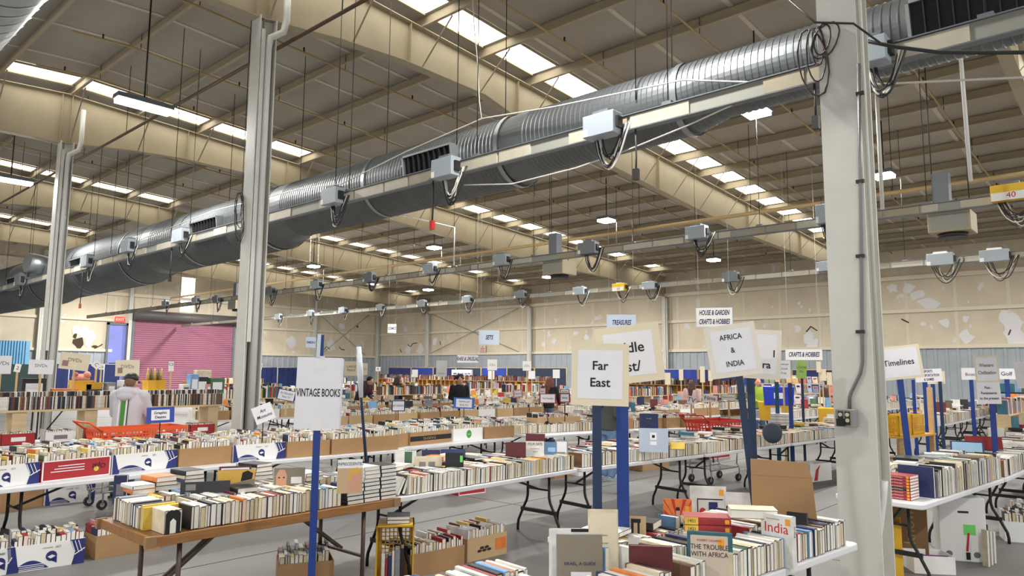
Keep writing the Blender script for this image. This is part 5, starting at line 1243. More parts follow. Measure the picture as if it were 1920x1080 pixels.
far_line(13.2, 9.3, -6, 2, 33, 'the short row by the red cart', 'kkb')
far_line(16.0, 32.5, 0, 5, 34, 'the row near the corner', 'bbk', shelf=True)
# yellow crates on a wooden trolley right of the near column, and others
pl = thing('wooden_trolley', 'wooden trolley carrying yellow crates right of the near column', 'trolley', (15.1, 3.75, 0), math.radians(-8))
MB().box(-0.75, 0.75, -0.35, 0.35, 0.70, 0.735).obj('deck', M_GOLD, pl); MB().box(-0.7, 0.7, -0.3, 0.3, 0.25, 0.28).obj('lower_deck', M_LWOOD, pl)
for sx in (-0.68, 0.68):
    for sy in (-0.3, 0.3): MB().box(sx-0.04, sx+0.04, sy-0.04, sy+0.04, 0.0, 0.7 if not (sx > 0 and sy < 0) else 1.6).obj('post', M_WOODP, pl)
a8 = math.radians(-8)
for k in range(2):
    P = Vector((15.1, 3.75, 0.737)) + Matrix.Rotation(a8, 3, 'Z') @ Vector((-0.68+0.58*k, -0.26, 0)); crate(['yellow crate on the trolley beside the near column','yellow crate at the right end of the trolley'][k], P, a8, 0.54, 0.42, 0.36, False, 'crates on the trolley')
for (px, py, w, z, m, lab) in ((1455, 770, 0.7, 0.9, M_YEL, 'yellow tub behind the navy signpost of the long row'), (1460, 742, 0.62, 1.25, mat('blue_plastic', (36,60,190), 0.4), 'bright blue tub stacked above the yellow tub'), (1558, 782, 0.5, 0.9, M_CRATE, 'yellow tub at the left edge of the near column')):
    p = at_z(px, py+14, z); p = at_d(px, py, 15.0); t = thing('storage_tub', lab, 'box', (p.x, p.y, p.z-0.2), face_yaw(p)); bevel(MB().prism([(-w/2*0.92,0),(w/2*0.92,0),(w/2,0.38),(-w/2,0.38)], 0, 0.4).obj('tub_wall', m, t), 0.01); MB().box(-w*0.15, w*0.15, -0.003, 0.0, 0.14, 0.26).obj('tub_label', M_PAPER, t)
p = at_d(1448, 812, 10.6)
ck = thing('cushion', 'dark grey cushion standing among books beyond the long row', 'cushion', (p.x, p.y, p.z-0.15), face_yaw(p)); MB().ball((0, 0, 0.15), (0.14, 0.07, 0.15), 18, 12).obj('cushion_body', mat('cushion', (66,74,86), 0.9), ck)
# tilted racks of picture books behind the long row
M_PIC = [mat('pic_%d' % k, c, 0.5, noise=0.35, scale=9) for k, c in enumerate(((226,214,190),(206,112,92),(140,158,120),(168,174,200),(236,228,214),(116,132,104),(214,200,212),(220,180,120),(120,132,170),(226,150,130)))]
for rk in range(3):
    p0 = at_d(1490, 0, 22.6+0.7*rk)
    b = MB(); y0 = 0.95+0.29*rk
    c0 = at_d(1432, 760, 22.6+0.7*rk); c1 = at_d(1566, 760, 22.6+0.7*rk); d = (c1-c0); d.z = 0; Ln = d.length; d.normalize()
    rkO = thing('book_rack', '%s tier of the tilted picture book rack' % ['lowest','middle','upper'][rk], 'rack', (c0.x, c0.y, 0), math.atan2(d.y, d.x))
    MB().box(0, Ln, 0.0, 0.3, y0-0.05, y0-0.02).obj('rack_board', M_LWOOD, rkO)
    for xx in (0.02, Ln-0.05): MB().box(xx, xx+0.03, 0.05, 0.25, 0, y0-0.05).obj('rack_post', M_LWOOD, rkO)
    r = random.Random(77+rk); u = 0.05; k = 0
    while u < Ln-0.2:
        w = r.uniform(0.13, 0.24); h = r.uniform(0.22, 0.31); q = c0+d*(u+w/2); k += 1
        o = link('picture_book', MB().box(-w/2, w/2, 0, 0.012, 0, h).mesh('picture_book', M_PIC[r.randrange(10)]), None, (q.x, q.y, y0-0.02), (-0.25, 0, math.atan2(d.y, d.x)))
        tag(o, 'picture book facing out, %s from the left on the %s rack tier' % (ORD(k), ['lowest','middle','upper'][rk]), 'picture book', 'picture books on the tilted rack')
        e = MB().box(-w*0.3, w*0.3, -0.002, 0.0, h*0.6, h*0.8).obj('printed_title', [M_PAPER, M_INK, M_REDP, M_NAVY][r.randrange(4)], o)
        u += w+0.03
# blue drapes on frames in front of the far wall, pigeonhole shelves before them
M_DRAPE = [mat('drape_navy', (30,42,92), 0.85, noise=0.15, scale=3), mat('drape_blue', (36,58,138), 0.85, noise=0.15, scale=3), mat('drape_dark', (32,46,66), 0.85, noise=0.1, scale=3)]
def drape(lab, p, q, z1, m, posts=True):
    p = Vector(p); q = Vector(q); d = q-p; L = d.length; d.normalize(); n = Vector((-d.y, d.x, 0))
    t = thing('drape', lab, 'drape', (p.x, p.y, 0), math.atan2(d.y, d.x))
    vs = []; fs = []; N = int(L/0.12)
    for i in range(N+1):
        off = 0.025*math.sin(i*1.9)+0.015*math.sin(i*0.7); vs += [(L*i/N, off, 0.02), (L*i/N, off*0.7, z1)]
    for i in range(N): fs.append((2*i, 2*i+2, 2*i+3, 2*i+1))
    MB().add(vs, fs, 0, None, True).obj('cloth', m, t)
    b = MB(); b.tube([(0, 0.05, z1), (L, 0.05, z1)], 0.025, 8); b.tube([(0, 0.05, 0), (0, 0.05, z1)], 0.03, 8); b.tube([(L, 0.05, 0), (L, 0.05, z1)], 0.03, 8)
    b.obj('drape_frame', M_GOLD if posts else M_COLW, t)
ys = [43.0, 40.4, 38.0, 35.7, 33.3, 31.0, 28.7, 26.2]
for k in range(7): drape('blue cloth drape before the far wall, %s from the corner' % WORDS[k], (34, ys[k], 0), (34, ys[k+1]+0.1, 0), 2.05, M_DRAPE[(0, 1, 0, 2, 1, 2, 2)[k]])
for k in range(5): drape('blue cloth drape far right of the signs, %s of five' % WORDS[k], (34, 22.5-2.4*k, 0), (34, 20.2-2.4*k, 0), 2.0, M_DRAPE[k % 2])
for k in range(3): drape('navy drape beside the middle column, %s from the left' % WORDS[k], (26.4+1.75*k, 48.6, 0), (28.05+1.75*k, 48.6, 0), 2.0, M_DRAPE[0], False)
for k in range(4): drape('navy drape beside the third column, %s from the left' % WORDS[k], (13.4+0.95*k, 48.3, 0), (14.3+0.95*k, 48.3, 0), 2.1, M_DRAPE[0], False)
M_PIG = mat('pigeonhole_wood', (168,126,66), 0.6, noise=0.15, scale=4)
def pigeon(lab, x, y, ang, L, seed):
    t = thing('pigeonhole_shelf', lab, 'shelf', (x, y, 0), math.radians(ang)); r = random.Random(seed)
    b = MB(); b.box(0, L, 0.3, 0.32, 0, 1.25); b.box(0, L, 0, 0.32, 1.25, 1.28); b.box(0, L, 0, 0.3, 0.6, 0.62); b.box(0, L, 0, 0.3, 0.92, 0.94); b.box(0, L, 0, 0.3, 0.0, 0.03)
    for i in range(7): b.box(L*i/6-0.012, L*i/6+0.012, 0, 0.3, 0.03, 1.25)
    b.obj('case', M_PIG, t)
    a = math.radians(ang); u = 0.05
    while u < L-0.05:
        if r.random() < 0.8: upright(Vector((x+math.cos(a)*u, y+math.sin(a)*u, 1.282))+Vector((-math.sin(a), math.cos(a), 0))*0.05, a, 0.035, 0.18, r.uniform(0.2, 0.32), r.choices((0,9,5,8,2), (4,6,3,2,1))[0], 1, None)
        u += 0.038
for k in range(6): pigeon('wooden pigeonhole shelf of old books before the drapes, %s from the corner' % WORDS[k], 31.5, 41.0-2.6*k, -90, 2.5, 60+k)
for k in range(3): pigeon('low pigeonhole shelf right of the Middle East sign, %s of three' % WORDS[k], 30.0, 21.0-2.6*k, -90, 2.5, 80+k)
bk = thing('book_tower', 'narrow wooden shelf tower near the pink clad visitor', 'shelf', (31.0, 22.0, 0), math.radians(-60)); b = MB()
for z in (0, 0.5, 1.0, 1.5, 2.0): b.box(0, 0.9, 0, 0.3, z, z+0.03)
b.box(0, 0.03, 0, 0.3, 0, 2.0); b.box(0.87, 0.9, 0, 0.3, 0, 2.0); b.box(0, 0.9, 0.28, 0.3, 0, 2.0); b.obj('case', M_PIG, bk)
bk = thing('display_shelf', 'black display shelf of books beside the boats sign', 'shelf', (23.2, 3.4, 0), math.radians(-75)); b = MB()
for z in (0.9, 1.35, 1.8): b.box(0, 1.5, 0, 0.3, z, z+0.04)
for xx in (0, 0.73, 1.46): b.box(xx, xx+0.04, 0, 0.3, 0, 1.84)
b.obj('case', M_BLACK, bk)
r = random.Random(3)
for z in (0.942, 1.392):
    u = 0.08; a = math.radians(-75)
    while u < 1.4:
        w = r.uniform(0.1, 0.2); q = Vector((23.2+math.cos(a)*(u+w/2)-math.sin(a)*0.06, 3.4+math.sin(a)*(u+w/2)+math.cos(a)*0.06, z))
        far_book(Matrix.Translation(q) @ Matrix.Rotation(a, 4, 'Z') @ Matrix(((0,0,-1,w/2),(-1,0,0,0.01),(0,1,0,0),(0,0,0,1))), 0.02, w, r.uniform(0.22, 0.3), r.randrange(14), 1); u += w+0.02
p = at_z(680, 716, 1.2); wt_ = tag(MB().box(0, 5, 0, 0.9, 0, 0.03).obj('covered_table', M_WHITE), 'long table of glassware under a white sheet near the corner', 'table'); wt_.location = (24.0, 38.5, 0.95); wt_.rotation_euler.z = -0.1
MB().box(0.05, 4.95, 0.05, 0.85, -0.95, 0).obj('sheet', M_PAPER, wt_)
r = random.Random(8)
for k in range(26): 
    o = link('glass', None); bpy.data.objects.remove(o)
    g = tag(MB().tube([(0,0,0),(0,0,0.02),(0,0,0.06),(0,0,0.16)], [0.05,0.012,0.03,0.06], 8).obj('glass', mat('glassware', (200,206,210), 0.15, 0.2)), 'clear glass standing on the white sheeted table near the corner', 'glass', 'glassware on the sheeted table'); g.location = (24.1+0.19*k, 38.9-0.019*k+r.uniform(-.2,.2), 0.982)
# ------------------------------------------------------------------ signs
def sign(label, px, py, wpx, hpx, dep, lines, roll=0.0, dyaw=0.0, border=0.0, board=None, paper=None, pole=None, pole_m=None, pole_w=0.05, base=0.0, ink=None, size=None, shear=0.0, bold=0.0, hang=False, th=0.006, spacing=1.15, pole_dx=0.0, lean=0.0, sx=1.0, pole_top=0.0, ty=0.0, cat='sign', nm_='sign', group=None, tape=False):
    """px, py, wpx, hpx: the board in the photo; dep: its distance; the post (pole) stands on height `base`"""
    p = at_d(px, py, dep); s = dep/FPX; w, h = wpx*s, hpx*s; yaw = face_yaw(p)+dyaw
    t = thing(nm_, label, cat, (p.x, p.y, base if not hang else p.z), yaw, group)
    z = p.z-(base if not hang else p.z)
    bo = MB().box(-w/2, w/2, -th/2, th/2, -h/2, h/2).obj('board', board or M_PAPER, t, (0, 0, z), (0, roll, 0))
    f = -th/2
    if border:
        MB().box(-w/2+border*w, w/2-border*w, f-0.0015, f, -h/2+border*h, h/2-border*h).obj('paper_sheet', paper or M_PAPER, bo); f -= 0.0015
    if tape:
        for tz in (-h/2+0.03, h/2-0.03): MB().box(-0.03, 0.03, f-0.001, f, tz-0.04, tz+0.04).obj('tape', M_WHITE, bo)
    if lines:
        n = len(lines); sz = (size or 0.2)*h
        for i, ln in enumerate(lines):
            text(bo, ln, sz, ink or M_INK, (0, f-0.001, ty*h + ((n-1)/2-i)*sz*spacing), shear=shear, bold=bold, sx=sx)
    if pole is not None:
        pm = pole_m or M_BLUEP; pw = pole_w
        x = pole_dx*w
        if lean: MB().bar((x, 0.0+th/2+pw*0.3, z-h/2+0.05 if not pole_top else z+h*pole_top), (x+lean, th/2+pw*0.3, 0), pw, pw*0.55, up=(0,1,0)).obj('post', pm, t)
        else: MB().box(x-pw/2, x+pw/2, th/2, th/2+pw*0.55, 0, z+h*(pole_top or -0.25)).obj('post', pm, t)
    if hang:
        top = roof_z(p.x)-0.005-p.z
        b = MB()
        for sx_ in (-0.42, 0.42): b.tube([(sx_*w, 0, h/2), (sx_*w, 0, top)], 0.004, 4)
        b.obj('hanging_cord', M_COLW, t)
    return t, bo, w, h
tz = 0.742
t, bo, w, h = sign('tall white sheet reading VINTAGE BOOKS on a blue post', 597, 737, 82, 133, 5.1, ['VINTAGE BOOKS'], roll=0.02, pole=1, pole_w=0.05, base=0.0, size=0.155, bold=0.012, sx=0.5, pole_top=0.82, tape=True, th=0.004)
MB().box(-w*0.5, w*0.54, 0.05, 0.055, -h*0.5, h*0.49).obj('rear_sheet', M_PAPER, bo)
MB().box(-0.03, -0.004, -0.012, -0.002, h*0.5, h*0.83).obj('clear_tape', mat('clear_tape', (206,214,224), 0.15), bo)
sign('cream bordered sign reading Far East on a dark post', 1125, 702, 107, 116, 4.1, ['Far', 'East'], roll=0.02, border=0.11, board=M_CREAMBD, pole=1, pole_m=M_NAVYP, pole_w=0.052, base=tz, size=0.2, bold=0.015, spacing=1.35, pole_dx=-0.06)
sign('cream bordered Middle East sign half hidden behind Far East', 1180, 664, 120, 108, 4.35, ['Middle  ', 'East/  '], roll=-0.12, border=0.12, board=M_CREAMBD, pole=1, pole_m=M_BLUEP, pole_w=0.072, base=tz, size=0.25, bold=0.012, spacing=1.3, pole_dx=-0.12, ty=-0.06)
sign('white tilted sign reading AFRICA & INDIA on a navy post', 1374, 657, 92, 98, 5.2, ['AFRICA', '&', 'INDIA'], roll=-0.14, border=0.1, board=M_OFFBD, pole=1, pole_m=M_NAVYP, pole_w=0.05, base=tz, size=0.145, bold=0.012, spacing=1.75, pole_dx=0.1, lean=0.1, sx=0.85)
sign('cream sign with letters ra half hidden behind Africa and India', 1424, 664, 76, 92, 5.4, ['          l', '     ra'], roll=0.06, border=0.1, board=M_OFFBD, pole=1, pole_m=M_NAVYP, pole_w=0.055, base=tz, size=0.2, bold=0.02, pole_dx=-0.22, ty=-0.1)
sign('white sign reading Timelines on a blue post beside the near column', 1685, 680, 76, 62, 8.0, ['Timelines'], roll=-0.12, border=0.07, board=M_CREAMBD, pole=1, pole_w=0.066, base=tz, size=0.25, bold=0.012, pole_dx=0.0, lean=0.06, sx=0.86)
sign('white sign reading Western Civilization above the history sign', 1850, 692, 38, 50, 8.9, ['Western', 'Civilization'], roll=-0.03, border=0.07, board=M_CREAMBD, base=tz, ink=M_INKG, size=0.17, bold=0.03, sx=0.75, spacing=1.6, pole=1, pole_w=0.05, pole_dx=0.1)
sign('white sign reading Past Renaissance to the present', 1854, 737, 37, 40, 8.85, ['Past -', 'Renaissance', 'to the present'], roll=-0.03, base=tz, size=0.17, bold=0.02, sx=0.75, spacing=1.45, pole=1, pole_w=0.06, pole_dx=0.12)
sign('small white sign reading Golf on a blue post', 1887, 701, 28, 20, 15, ['Golf'], base=0, size=0.5, bold=0.01, pole=1, pole_w=0.09)
sign('white sign reading Boats on a navy post', 1820, 701, 30, 22, 14, ['Boats'], base=0, size=0.36, pole=1, pole_w=0.07, ty=-0.05)
sign('white sign cut by the right edge of the photograph', 1924, 702, 34, 50, 9.5, ['A', 'C'], roll=-0.1, base=0, size=0.18, spacing=1.6, pole=1, pole_w=0.05)
sign('blue lettered sign reading SPORTS TRANSPORTATION & GAMES', 1741, 704, 44, 24, 15, ['SPORTS', 'TRANSPORTATION', '& GAMES'], roll=-0.06, base=0, ink=M_INKB, size=0.27, bold=0.03, sx=0.62, spacing=1.15, pole=1, pole_w=0.09, pole_dx=-0.15)
sign('cream sign with letters ns behind the sports sign', 1752, 708, 34, 24, 15.6, ['       ns'], base=0, size=0.36, bold=0.02, board=M_CREAMBD, pole=1, pole_w=0.08, pole_dx=-0.1)
M_BLSGN = mat('pale_blue_sign', (206,220,240), 0.6)
sign('hanging sign reading HOUSE & GARDEN CRAFTS & HOBBIES', 1339, 595, 66, 36, 21, ['HOUSE & GARDEN', 'CRAFTS & HOBBIES'], base=0, hang=True, board=M_BLSGN, border=0.02, paper=M_WHITE, ink=M_INKB, size=0.36, bold=0.03, shear=0.25, sx=0.5, spacing=1.3, nm_='hanging_sign')
sign('hanging white sign reading CRAFTS & HOBBIES beside the near column', 1507, 665, 64, 20, 20, ['CRAFTS & HOBBIES'], base=0, hang=True, board=M_WHITE, ink=M_INKB, size=0.6, bold=0.03, shear=0.25, sx=0.52, nm_='hanging_sign')
sign('pale blue hanging sign reading TREASURES above the Middle East sign', 1165, 605, 54, 30, 24, ['TREASURES'], base=0, hang=True, board=M_BLSGN, ink=M_INKB, size=0.42, bold=0.03, shear=0.3, sx=0.55, nm_='hanging_sign')
sign('pale blue hanging sign reading SETS', 917, 633, 38, 27, 30, ['SETS'], base=0, hang=True, board=M_BLSGN, ink=M_INKB, size=0.42, bold=0.03, shear=0.3, sx=0.6, nm_='hanging_sign')
sign('white hanging sign reading RARE & UNUSUAL in the centre', 877, 673, 39, 14, 30, ['RARE & UNUSUAL'], base=0, hang=True, board=M_WHITE, ink=M_INKB, size=0.75, bold=0.03, shear=0.3, sx=0.47, nm_='hanging_sign')
sign('small white hanging sign reading COMICS near the corner', 735, 616, 16, 17, 34, ['COMICS'], base=0, hang=True, board=M_WHITE, ink=M_INKB, size=0.4, bold=0.03, shear=0.3, sx=0.55, nm_='hanging_sign')
sign('white hanging sign half hidden behind the vintage books post', 583, 642, 18, 20, 28, ['RARE & U'], base=0, hang=True, board=M_BLSGN, ink=M_INKB, size=0.3, bold=0.03, shear=0.3, sx=0.6, nm_='hanging_sign')
p = at_x(904, 655, XW-0.2); ns = thing('wall_sign', 'red lettered no smoking sign on the far wall', 'sign', (XW-0.16, p.y, p.z), -math.pi/2)
MB().box(-0.3, 0.3, 0, 0.02, -0.28, 0.28).obj('board', mat('sign_pink', (226,210,204), 0.6), ns)
for k, s_ in enumerate(('NO', 'SMOKING', 'BEYOND', 'THIS POINT')): text(ns, s_, 0.13, M_INKR, (0, -0.002, 0.19-0.13*k), sx=0.75, bold=0.03)
p = at_x(864, 705, 33.75); tb = thing('banner', 'white banner reading TREASURES hung on the blue drapes', 'banner', (33.8, p.y, p.z), -math.pi/2)
MB().box(-0.95, 0.95, 0, 0.15, -0.42, 0.42).obj('cloth', M_WHITE, tb); text(tb, 'TREASURES', 0.5, M_INKB, (0, -0.002, 0), shear=0.25, sx=0.66, bold=0.03)
def small(label, px, py, wpx, hpx, dep, lines, **k):
    k.setdefault('base', 0); k.setdefault('pole', 1); k.setdefault('pole_w', 0.035); k.setdefault('pole_m', M_WOODP)
    return sign(label, px, py, wpx, hpx, dep, lines, **k)
M_DISCP = mat('disc_print', (150,120,116), 0.5)
for (px, py, w_, h_, ro, dep, lab, off) in ((77,688,39,27,0.01,12.0,'white DVDs sign before the third column',0),(140,678,48,31,0.12,12.4,'white tilted DVDs sign right of the third column',1),(239,690,40,30,-0.02,12.6,'white DVDs sign above the man in the cap',1),(2,684,32,34,0.0,12.0,'white sign cut by the left edge above the discs',0)):
    t, bo, w, h = small(lab, px, py, w_, h_, dep, ['DVDs'] if px > 10 else ['DVDs'], roll=ro, base=1.23, board=M_CREAMBD if off else M_PAPER, ink=M_INKG, size=0.3, bold=0.01, ty=0.08)
    if off: MB().box(-w*0.4, -w*0.2, -0.006, -0.004, -h*0.32, h*0.02).obj('disc_photo', M_DISCP, bo)
small('white diamond sign with letter C on a wooden stick', 181, 684, 13, 13, 13.5, ['C'], roll=0.7, base=1.1, board=M_WHITE, ink=M_INKB, size=0.7)
small('small C6 card on a yellow stick beside the diamond sign', 190, 688, 9, 10, 13.8, ['C6'], base=1.1, board=M_WHITE, size=0.6, pole_w=0.03)
small('small C5 card on a wooden stick before the purple door', 321, 687, 9, 18, 13.5, ['C5'], base=1.1, board=M_WHITE, size=0.4, ty=0.2)
small('small number card on a yellow stick at the far left', 33, 690, 10, 15, 13.0, ['2'], roll=0.15, base=1.1, board=M_WHITE, ink=M_INKB, size=0.6)
small('small C8 card beside the middle column', 487, 687, 9, 12, 16, ['C8'], roll=0.15, base=0.9, board=M_WHITE, size=0.55)
M_BLUEBD = mat('blue_card', (56,74,160), 0.6); M_NAVYBD = mat('navy_card', (34,42,96), 0.6); M_MARBD = mat('maroon_card', (140,48,66), 0.6)
small('blue card sign reading Graphic Design on a thin stand', 301, 778, 47, 29, 8.6, ['Graphic', 'Design'], roll=-0.03, board=M_BLUEBD, border=0.17, size=0.24, bold=0.02, pole_m=M_INK, pole_w=0.012, base=0.95, spacing=1.15)
small('white tilted sign reading Art Museums by the middle column', 494, 775, 36, 32, 8.9, ['Art', 'Museums'], roll=-0.38, size=0.27, bold=0.01, shear=0.25, base=0.95, pole_m=M_INK, pole_w=0.012, sx=0.85)
small('white sign reading Art Education How To on navy card', 537, 741, 33, 20, 14, ['Art Education', '"How To"'], roll=0.2, board=M_NAVYBD, border=0.06, size=0.3, base=0.95, shear=0.2, sx=0.7)
small('white sign reading ART HISTORY in the centre', 747, 761, 25, 20, 13, ['ART HISTORY'], board=M_NAVYBD, border=0.08, size=0.28, base=0.95, pole_m=M_INK, pole_w=0.015, sx=0.6)
small('blue card sign reading Fashion and Body Art', 870, 756, 39, 20, 14, ['Fashion and', 'Body Art'], board=mat('bright_blue_card', (48,108,200), 0.6), border=0.12, roll=0.04, size=0.28, base=0.95, pole_m=M_INK, pole_w=0.015, shear=0.2, sx=0.75)
small('maroon card sign reading Plays & Playwrights', 1027, 747, 32, 18, 13, ['Plays & Playwrights'], board=M_MARBD, border=0.08, size=0.26, base=0.95, pole_m=M_INK, pole_w=0.015, sx=0.55)
small('maroon card sign reading Reading beside the plays sign', 1059, 746, 20, 18, 13.1, ['Reading'], board=M_MARBD, border=0.12, size=0.3, base=0.95, pole_m=M_INK, pole_w=0.015, sx=0.6)
small('pastel card sign reading Classics left of the plays sign', 971, 738, 19, 15, 15, ['Classics'], roll=-0.1, board=M_COV[13], border=0.15, size=0.3, base=0.95)
small('pink card sign reading MUSIC behind the plays sign', 1017, 734, 12, 13, 15.5, ['MUSIC'], board=M_COV[13], border=0.12, size=0.3, base=0.95, sx=0.6)
small('white card sign reading POETRY right of the black shirt visitor', 1059, 735, 18, 10, 16, ['POETRY'], board=M_COV[6], border=0.1, size=0.5, base=0.95, sx=0.6)
small('white sign reading Films tilted above the cartons', 1331, 747, 27, 12, 13, ['Films'], roll=0.08, size=0.85, bold=0.01, base=0.95)
small('white sign reading TV left of the films sign', 1296, 750, 14, 14, 13, ['TV'], roll=0.25, size=0.9, base=0.95)
small('white sign with green edge right of the films sign', 1366, 745, 26, 11, 12.8, ['Directors & Actors'], board=M_GRST, border=0.06, size=0.4, base=0.95, sx=0.6)
small('white sign ending ican ools ride right of the ra sign', 1468, 693, 26, 34, 14.5, ['  American', '  Schools', '  Pride'], base=0, size=0.17, sx=0.8, spacing=1.45, ty=0.05)
small('green sheet sign on a navy post before the grey wall', 1503, 693, 18, 33, 13, ['LOOK', 'IN'], roll=0.08, board=mat('green_sheet', (172,208,110), 0.6), ink=M_COV[6], size=0.2, base=0, pole_m=M_NAVYP, pole_w=0.045)
small('cream sign reading LARGE PRINT on a stick', 659, 691, 27, 27, 20, ['LARGE', 'PRINT'], board=M_CREAMBD, ink=M_INKG, size=0.22, bold=0.02, base=0.9)
small('cream sign behind the large print sign', 681, 692, 16, 22, 21, ['CDs'], board=M_CREAMBD, ink=M_INKG, size=0.3, base=0.9)
small('small card R near the corner', 709, 692, 9, 8, 24, ['R'], board=M_WHITE, size=0.7, base=0.9)
small('white CDs sign on a stick left of the centre', 923, 684, 18, 20, 22, ['CDs'], board=M_WHITE, ink=M_INKG, size=0.3, base=0.9)
small('white CDs sign on a stick right of the first CDs sign', 988, 686, 16, 18, 22, ['CDs'], board=M_WHITE, ink=M_INKG, size=0.3, base=0.9)
small('white sheet with portrait heads on a stick left of the banner', 828, 691, 20, 30, 20, ['Dance'], board=M_WHITE, ink=M_INKG, size=0.15, base=0.9, ty=-0.3)
for k, (px, py, w_, h_) in enumerate(((778,700,11,14),(921,703,12,16),(997,703,13,15),(1043,701,13,16),(1277,703,8,20),(1317,702,9,30),(1535,688,8,20),(1542,703,13,22),(1555,710,9,24),(1252,710,10,22),(1332,704,8,20))):
    small('small white sheet on the drapes or posts, %s from the left' % WORDS[k], px, py, w_, h_, 23.5 if px < 1200 else 19, None, board=M_WHITE if k < 4 else M_CREAMBD, base=0.9, pole_w=0.03, group='small white sheets at the back')
# thin dark stand with a plastic wrapped top beside the vintage books sheet
p = at_d(684, 830, 6.6); st = thing('sign_stand', 'thin navy rod wrapped in clear plastic right of the vintage books sign', 'stand', (p.x, p.y, 0.742))
q1 = at_d(673, 650, 6.6)-Vector((p.x, p.y, 0.742)); q2 = at_d(677, 745, 6.6)-Vector((p.x, p.y, 0.742)); q3 = at_d(687, 870, 6.6)-Vector((p.x, p.y, 0.742))
q4 = Vector((q3.x, q3.y, 0)) if q3.z > 0 else q3
MB().tube([q1, q2, Vector((q3.x, q3.y, max(0, q3.z)))], [0.008, 0.012, 0.016], 8).obj('rod', M_NAVYP, st); MB().tube([q1, q1.lerp(q2, 0.5), q2], [0.022, 0.03, 0.02], 8).obj('plastic_wrap', mat('clear_tape', (206,214,224), 0.15), st)
# lone posts
for k, (px, ptop, pbot, dep, m, lab) in enumerate(((1456,716,803,13.0,mat('teal_post', (30,84,120), 0.5),'teal post behind the two navy sign posts'),(1481,718,820,12.5,M_BLUEP,'blue post left of the green sheet sign'),(1762,712,760,15.5,M_NAVYP,'navy post right of the sports sign'),(1712,712,740,16,M_BLUEP,'blue post between the Timelines and sports signs'))):
    a = at_d(px, ptop, dep); t = thing('post', lab, 'post', (a.x, a.y, 0), face_yaw(a)); MB().box(-0.035, 0.035, 0, 0.04, 0, a.z).obj('shaft', m, t); MB().box(-0.12, 0.12, -0.1, 0.14, 0, 0.02).obj('foot', M_DARK, t)
# ------------------------------------------------------------------ visitors
def organic(o, vox=0.016, it=6):
    r_ = o.modifiers.new('remesh', 'REMESH'); r_.mode = 'VOXEL'; r_.voxel_size = vox; r_.use_smooth_shade = True
    s_ = o.modifiers.new('smooth', 'SMOOTH'); s_.iterations = it; s_.factor = 0.5
    return o
def limb(b, pts, rs, n=12):
    # smooth tapered limb with rounded ends
    P = []; Q = []
    for i in range(len(pts)-1):
        for k in range(4):
            f = k/4; P.append(Vector(pts[i]).lerp(Vector(pts[i+1]), f)); Q.append(rs[i]+(rs[i+1]-rs[i])*f)
    P.append(Vector(pts[-1])); Q.append(rs[-1])
    b.tube(P, Q, n); b.ball(pts[0], rs[0], n, 8); b.ball(pts[-1], rs[-1], n, 8)
    for p, r in zip(pts[1:-1], rs[1:-1]): b.ball(p, r, n, 8)
def torso(b, rings, n=16):      # rings: (z, cy, rx, ry)
    vs = []; fs = []
    for (z, cy, rx, ry) in rings:
        for k in range(n):
            t = 2*math.pi*k/n; c, s = math.cos(t), math.sin(t)
            vs.append((rx*abs(c)**0.8*(1 if c >= 0 else -1), cy+ry*abs(s)**0.9*(1 if s >= 0 else -1), z))
    for i in range(len(rings)-1):
        for k in range(n): fs.append((i*n+k, i*n+(k+1)%n, (i+1)*n+(k+1)%n, (i+1)*n+k))
    fs.append(list(range(n))[::-1]); fs.append([(len(rings)-1)*n+k for k in range(n)])
    b.add(vs, fs, 0, None, True)
def hand(b, p, side, d=Vector((0,-0.3,-1))):
    d = Vector(d).normalized(); a = Vector((side, 0, 0)); c = d.cross(a).normalized()
    b.tube([p, p+d*0.05, p+d*0.095], [0.026, 0.034, 0.03], 8)
    for k in range(4):
        o = p+d*0.085+a*(-0.027+0.018*k); L = (0.062, 0.074, 0.07, 0.054)[k]
        b.tube([o, o+d*L*0.5+c*0.006, o+d*L*0.8+c*0.02, o+d*L+c*0.034], [0.0095, 0.009, 0.0085, 0.007], 6)
    o = p+d*0.03-a*0.025; b.tube([o, o-a*0.03+d*0.03, o-a*0.035+d*0.065+c*0.012], [0.012, 0.0105, 0.008], 6)
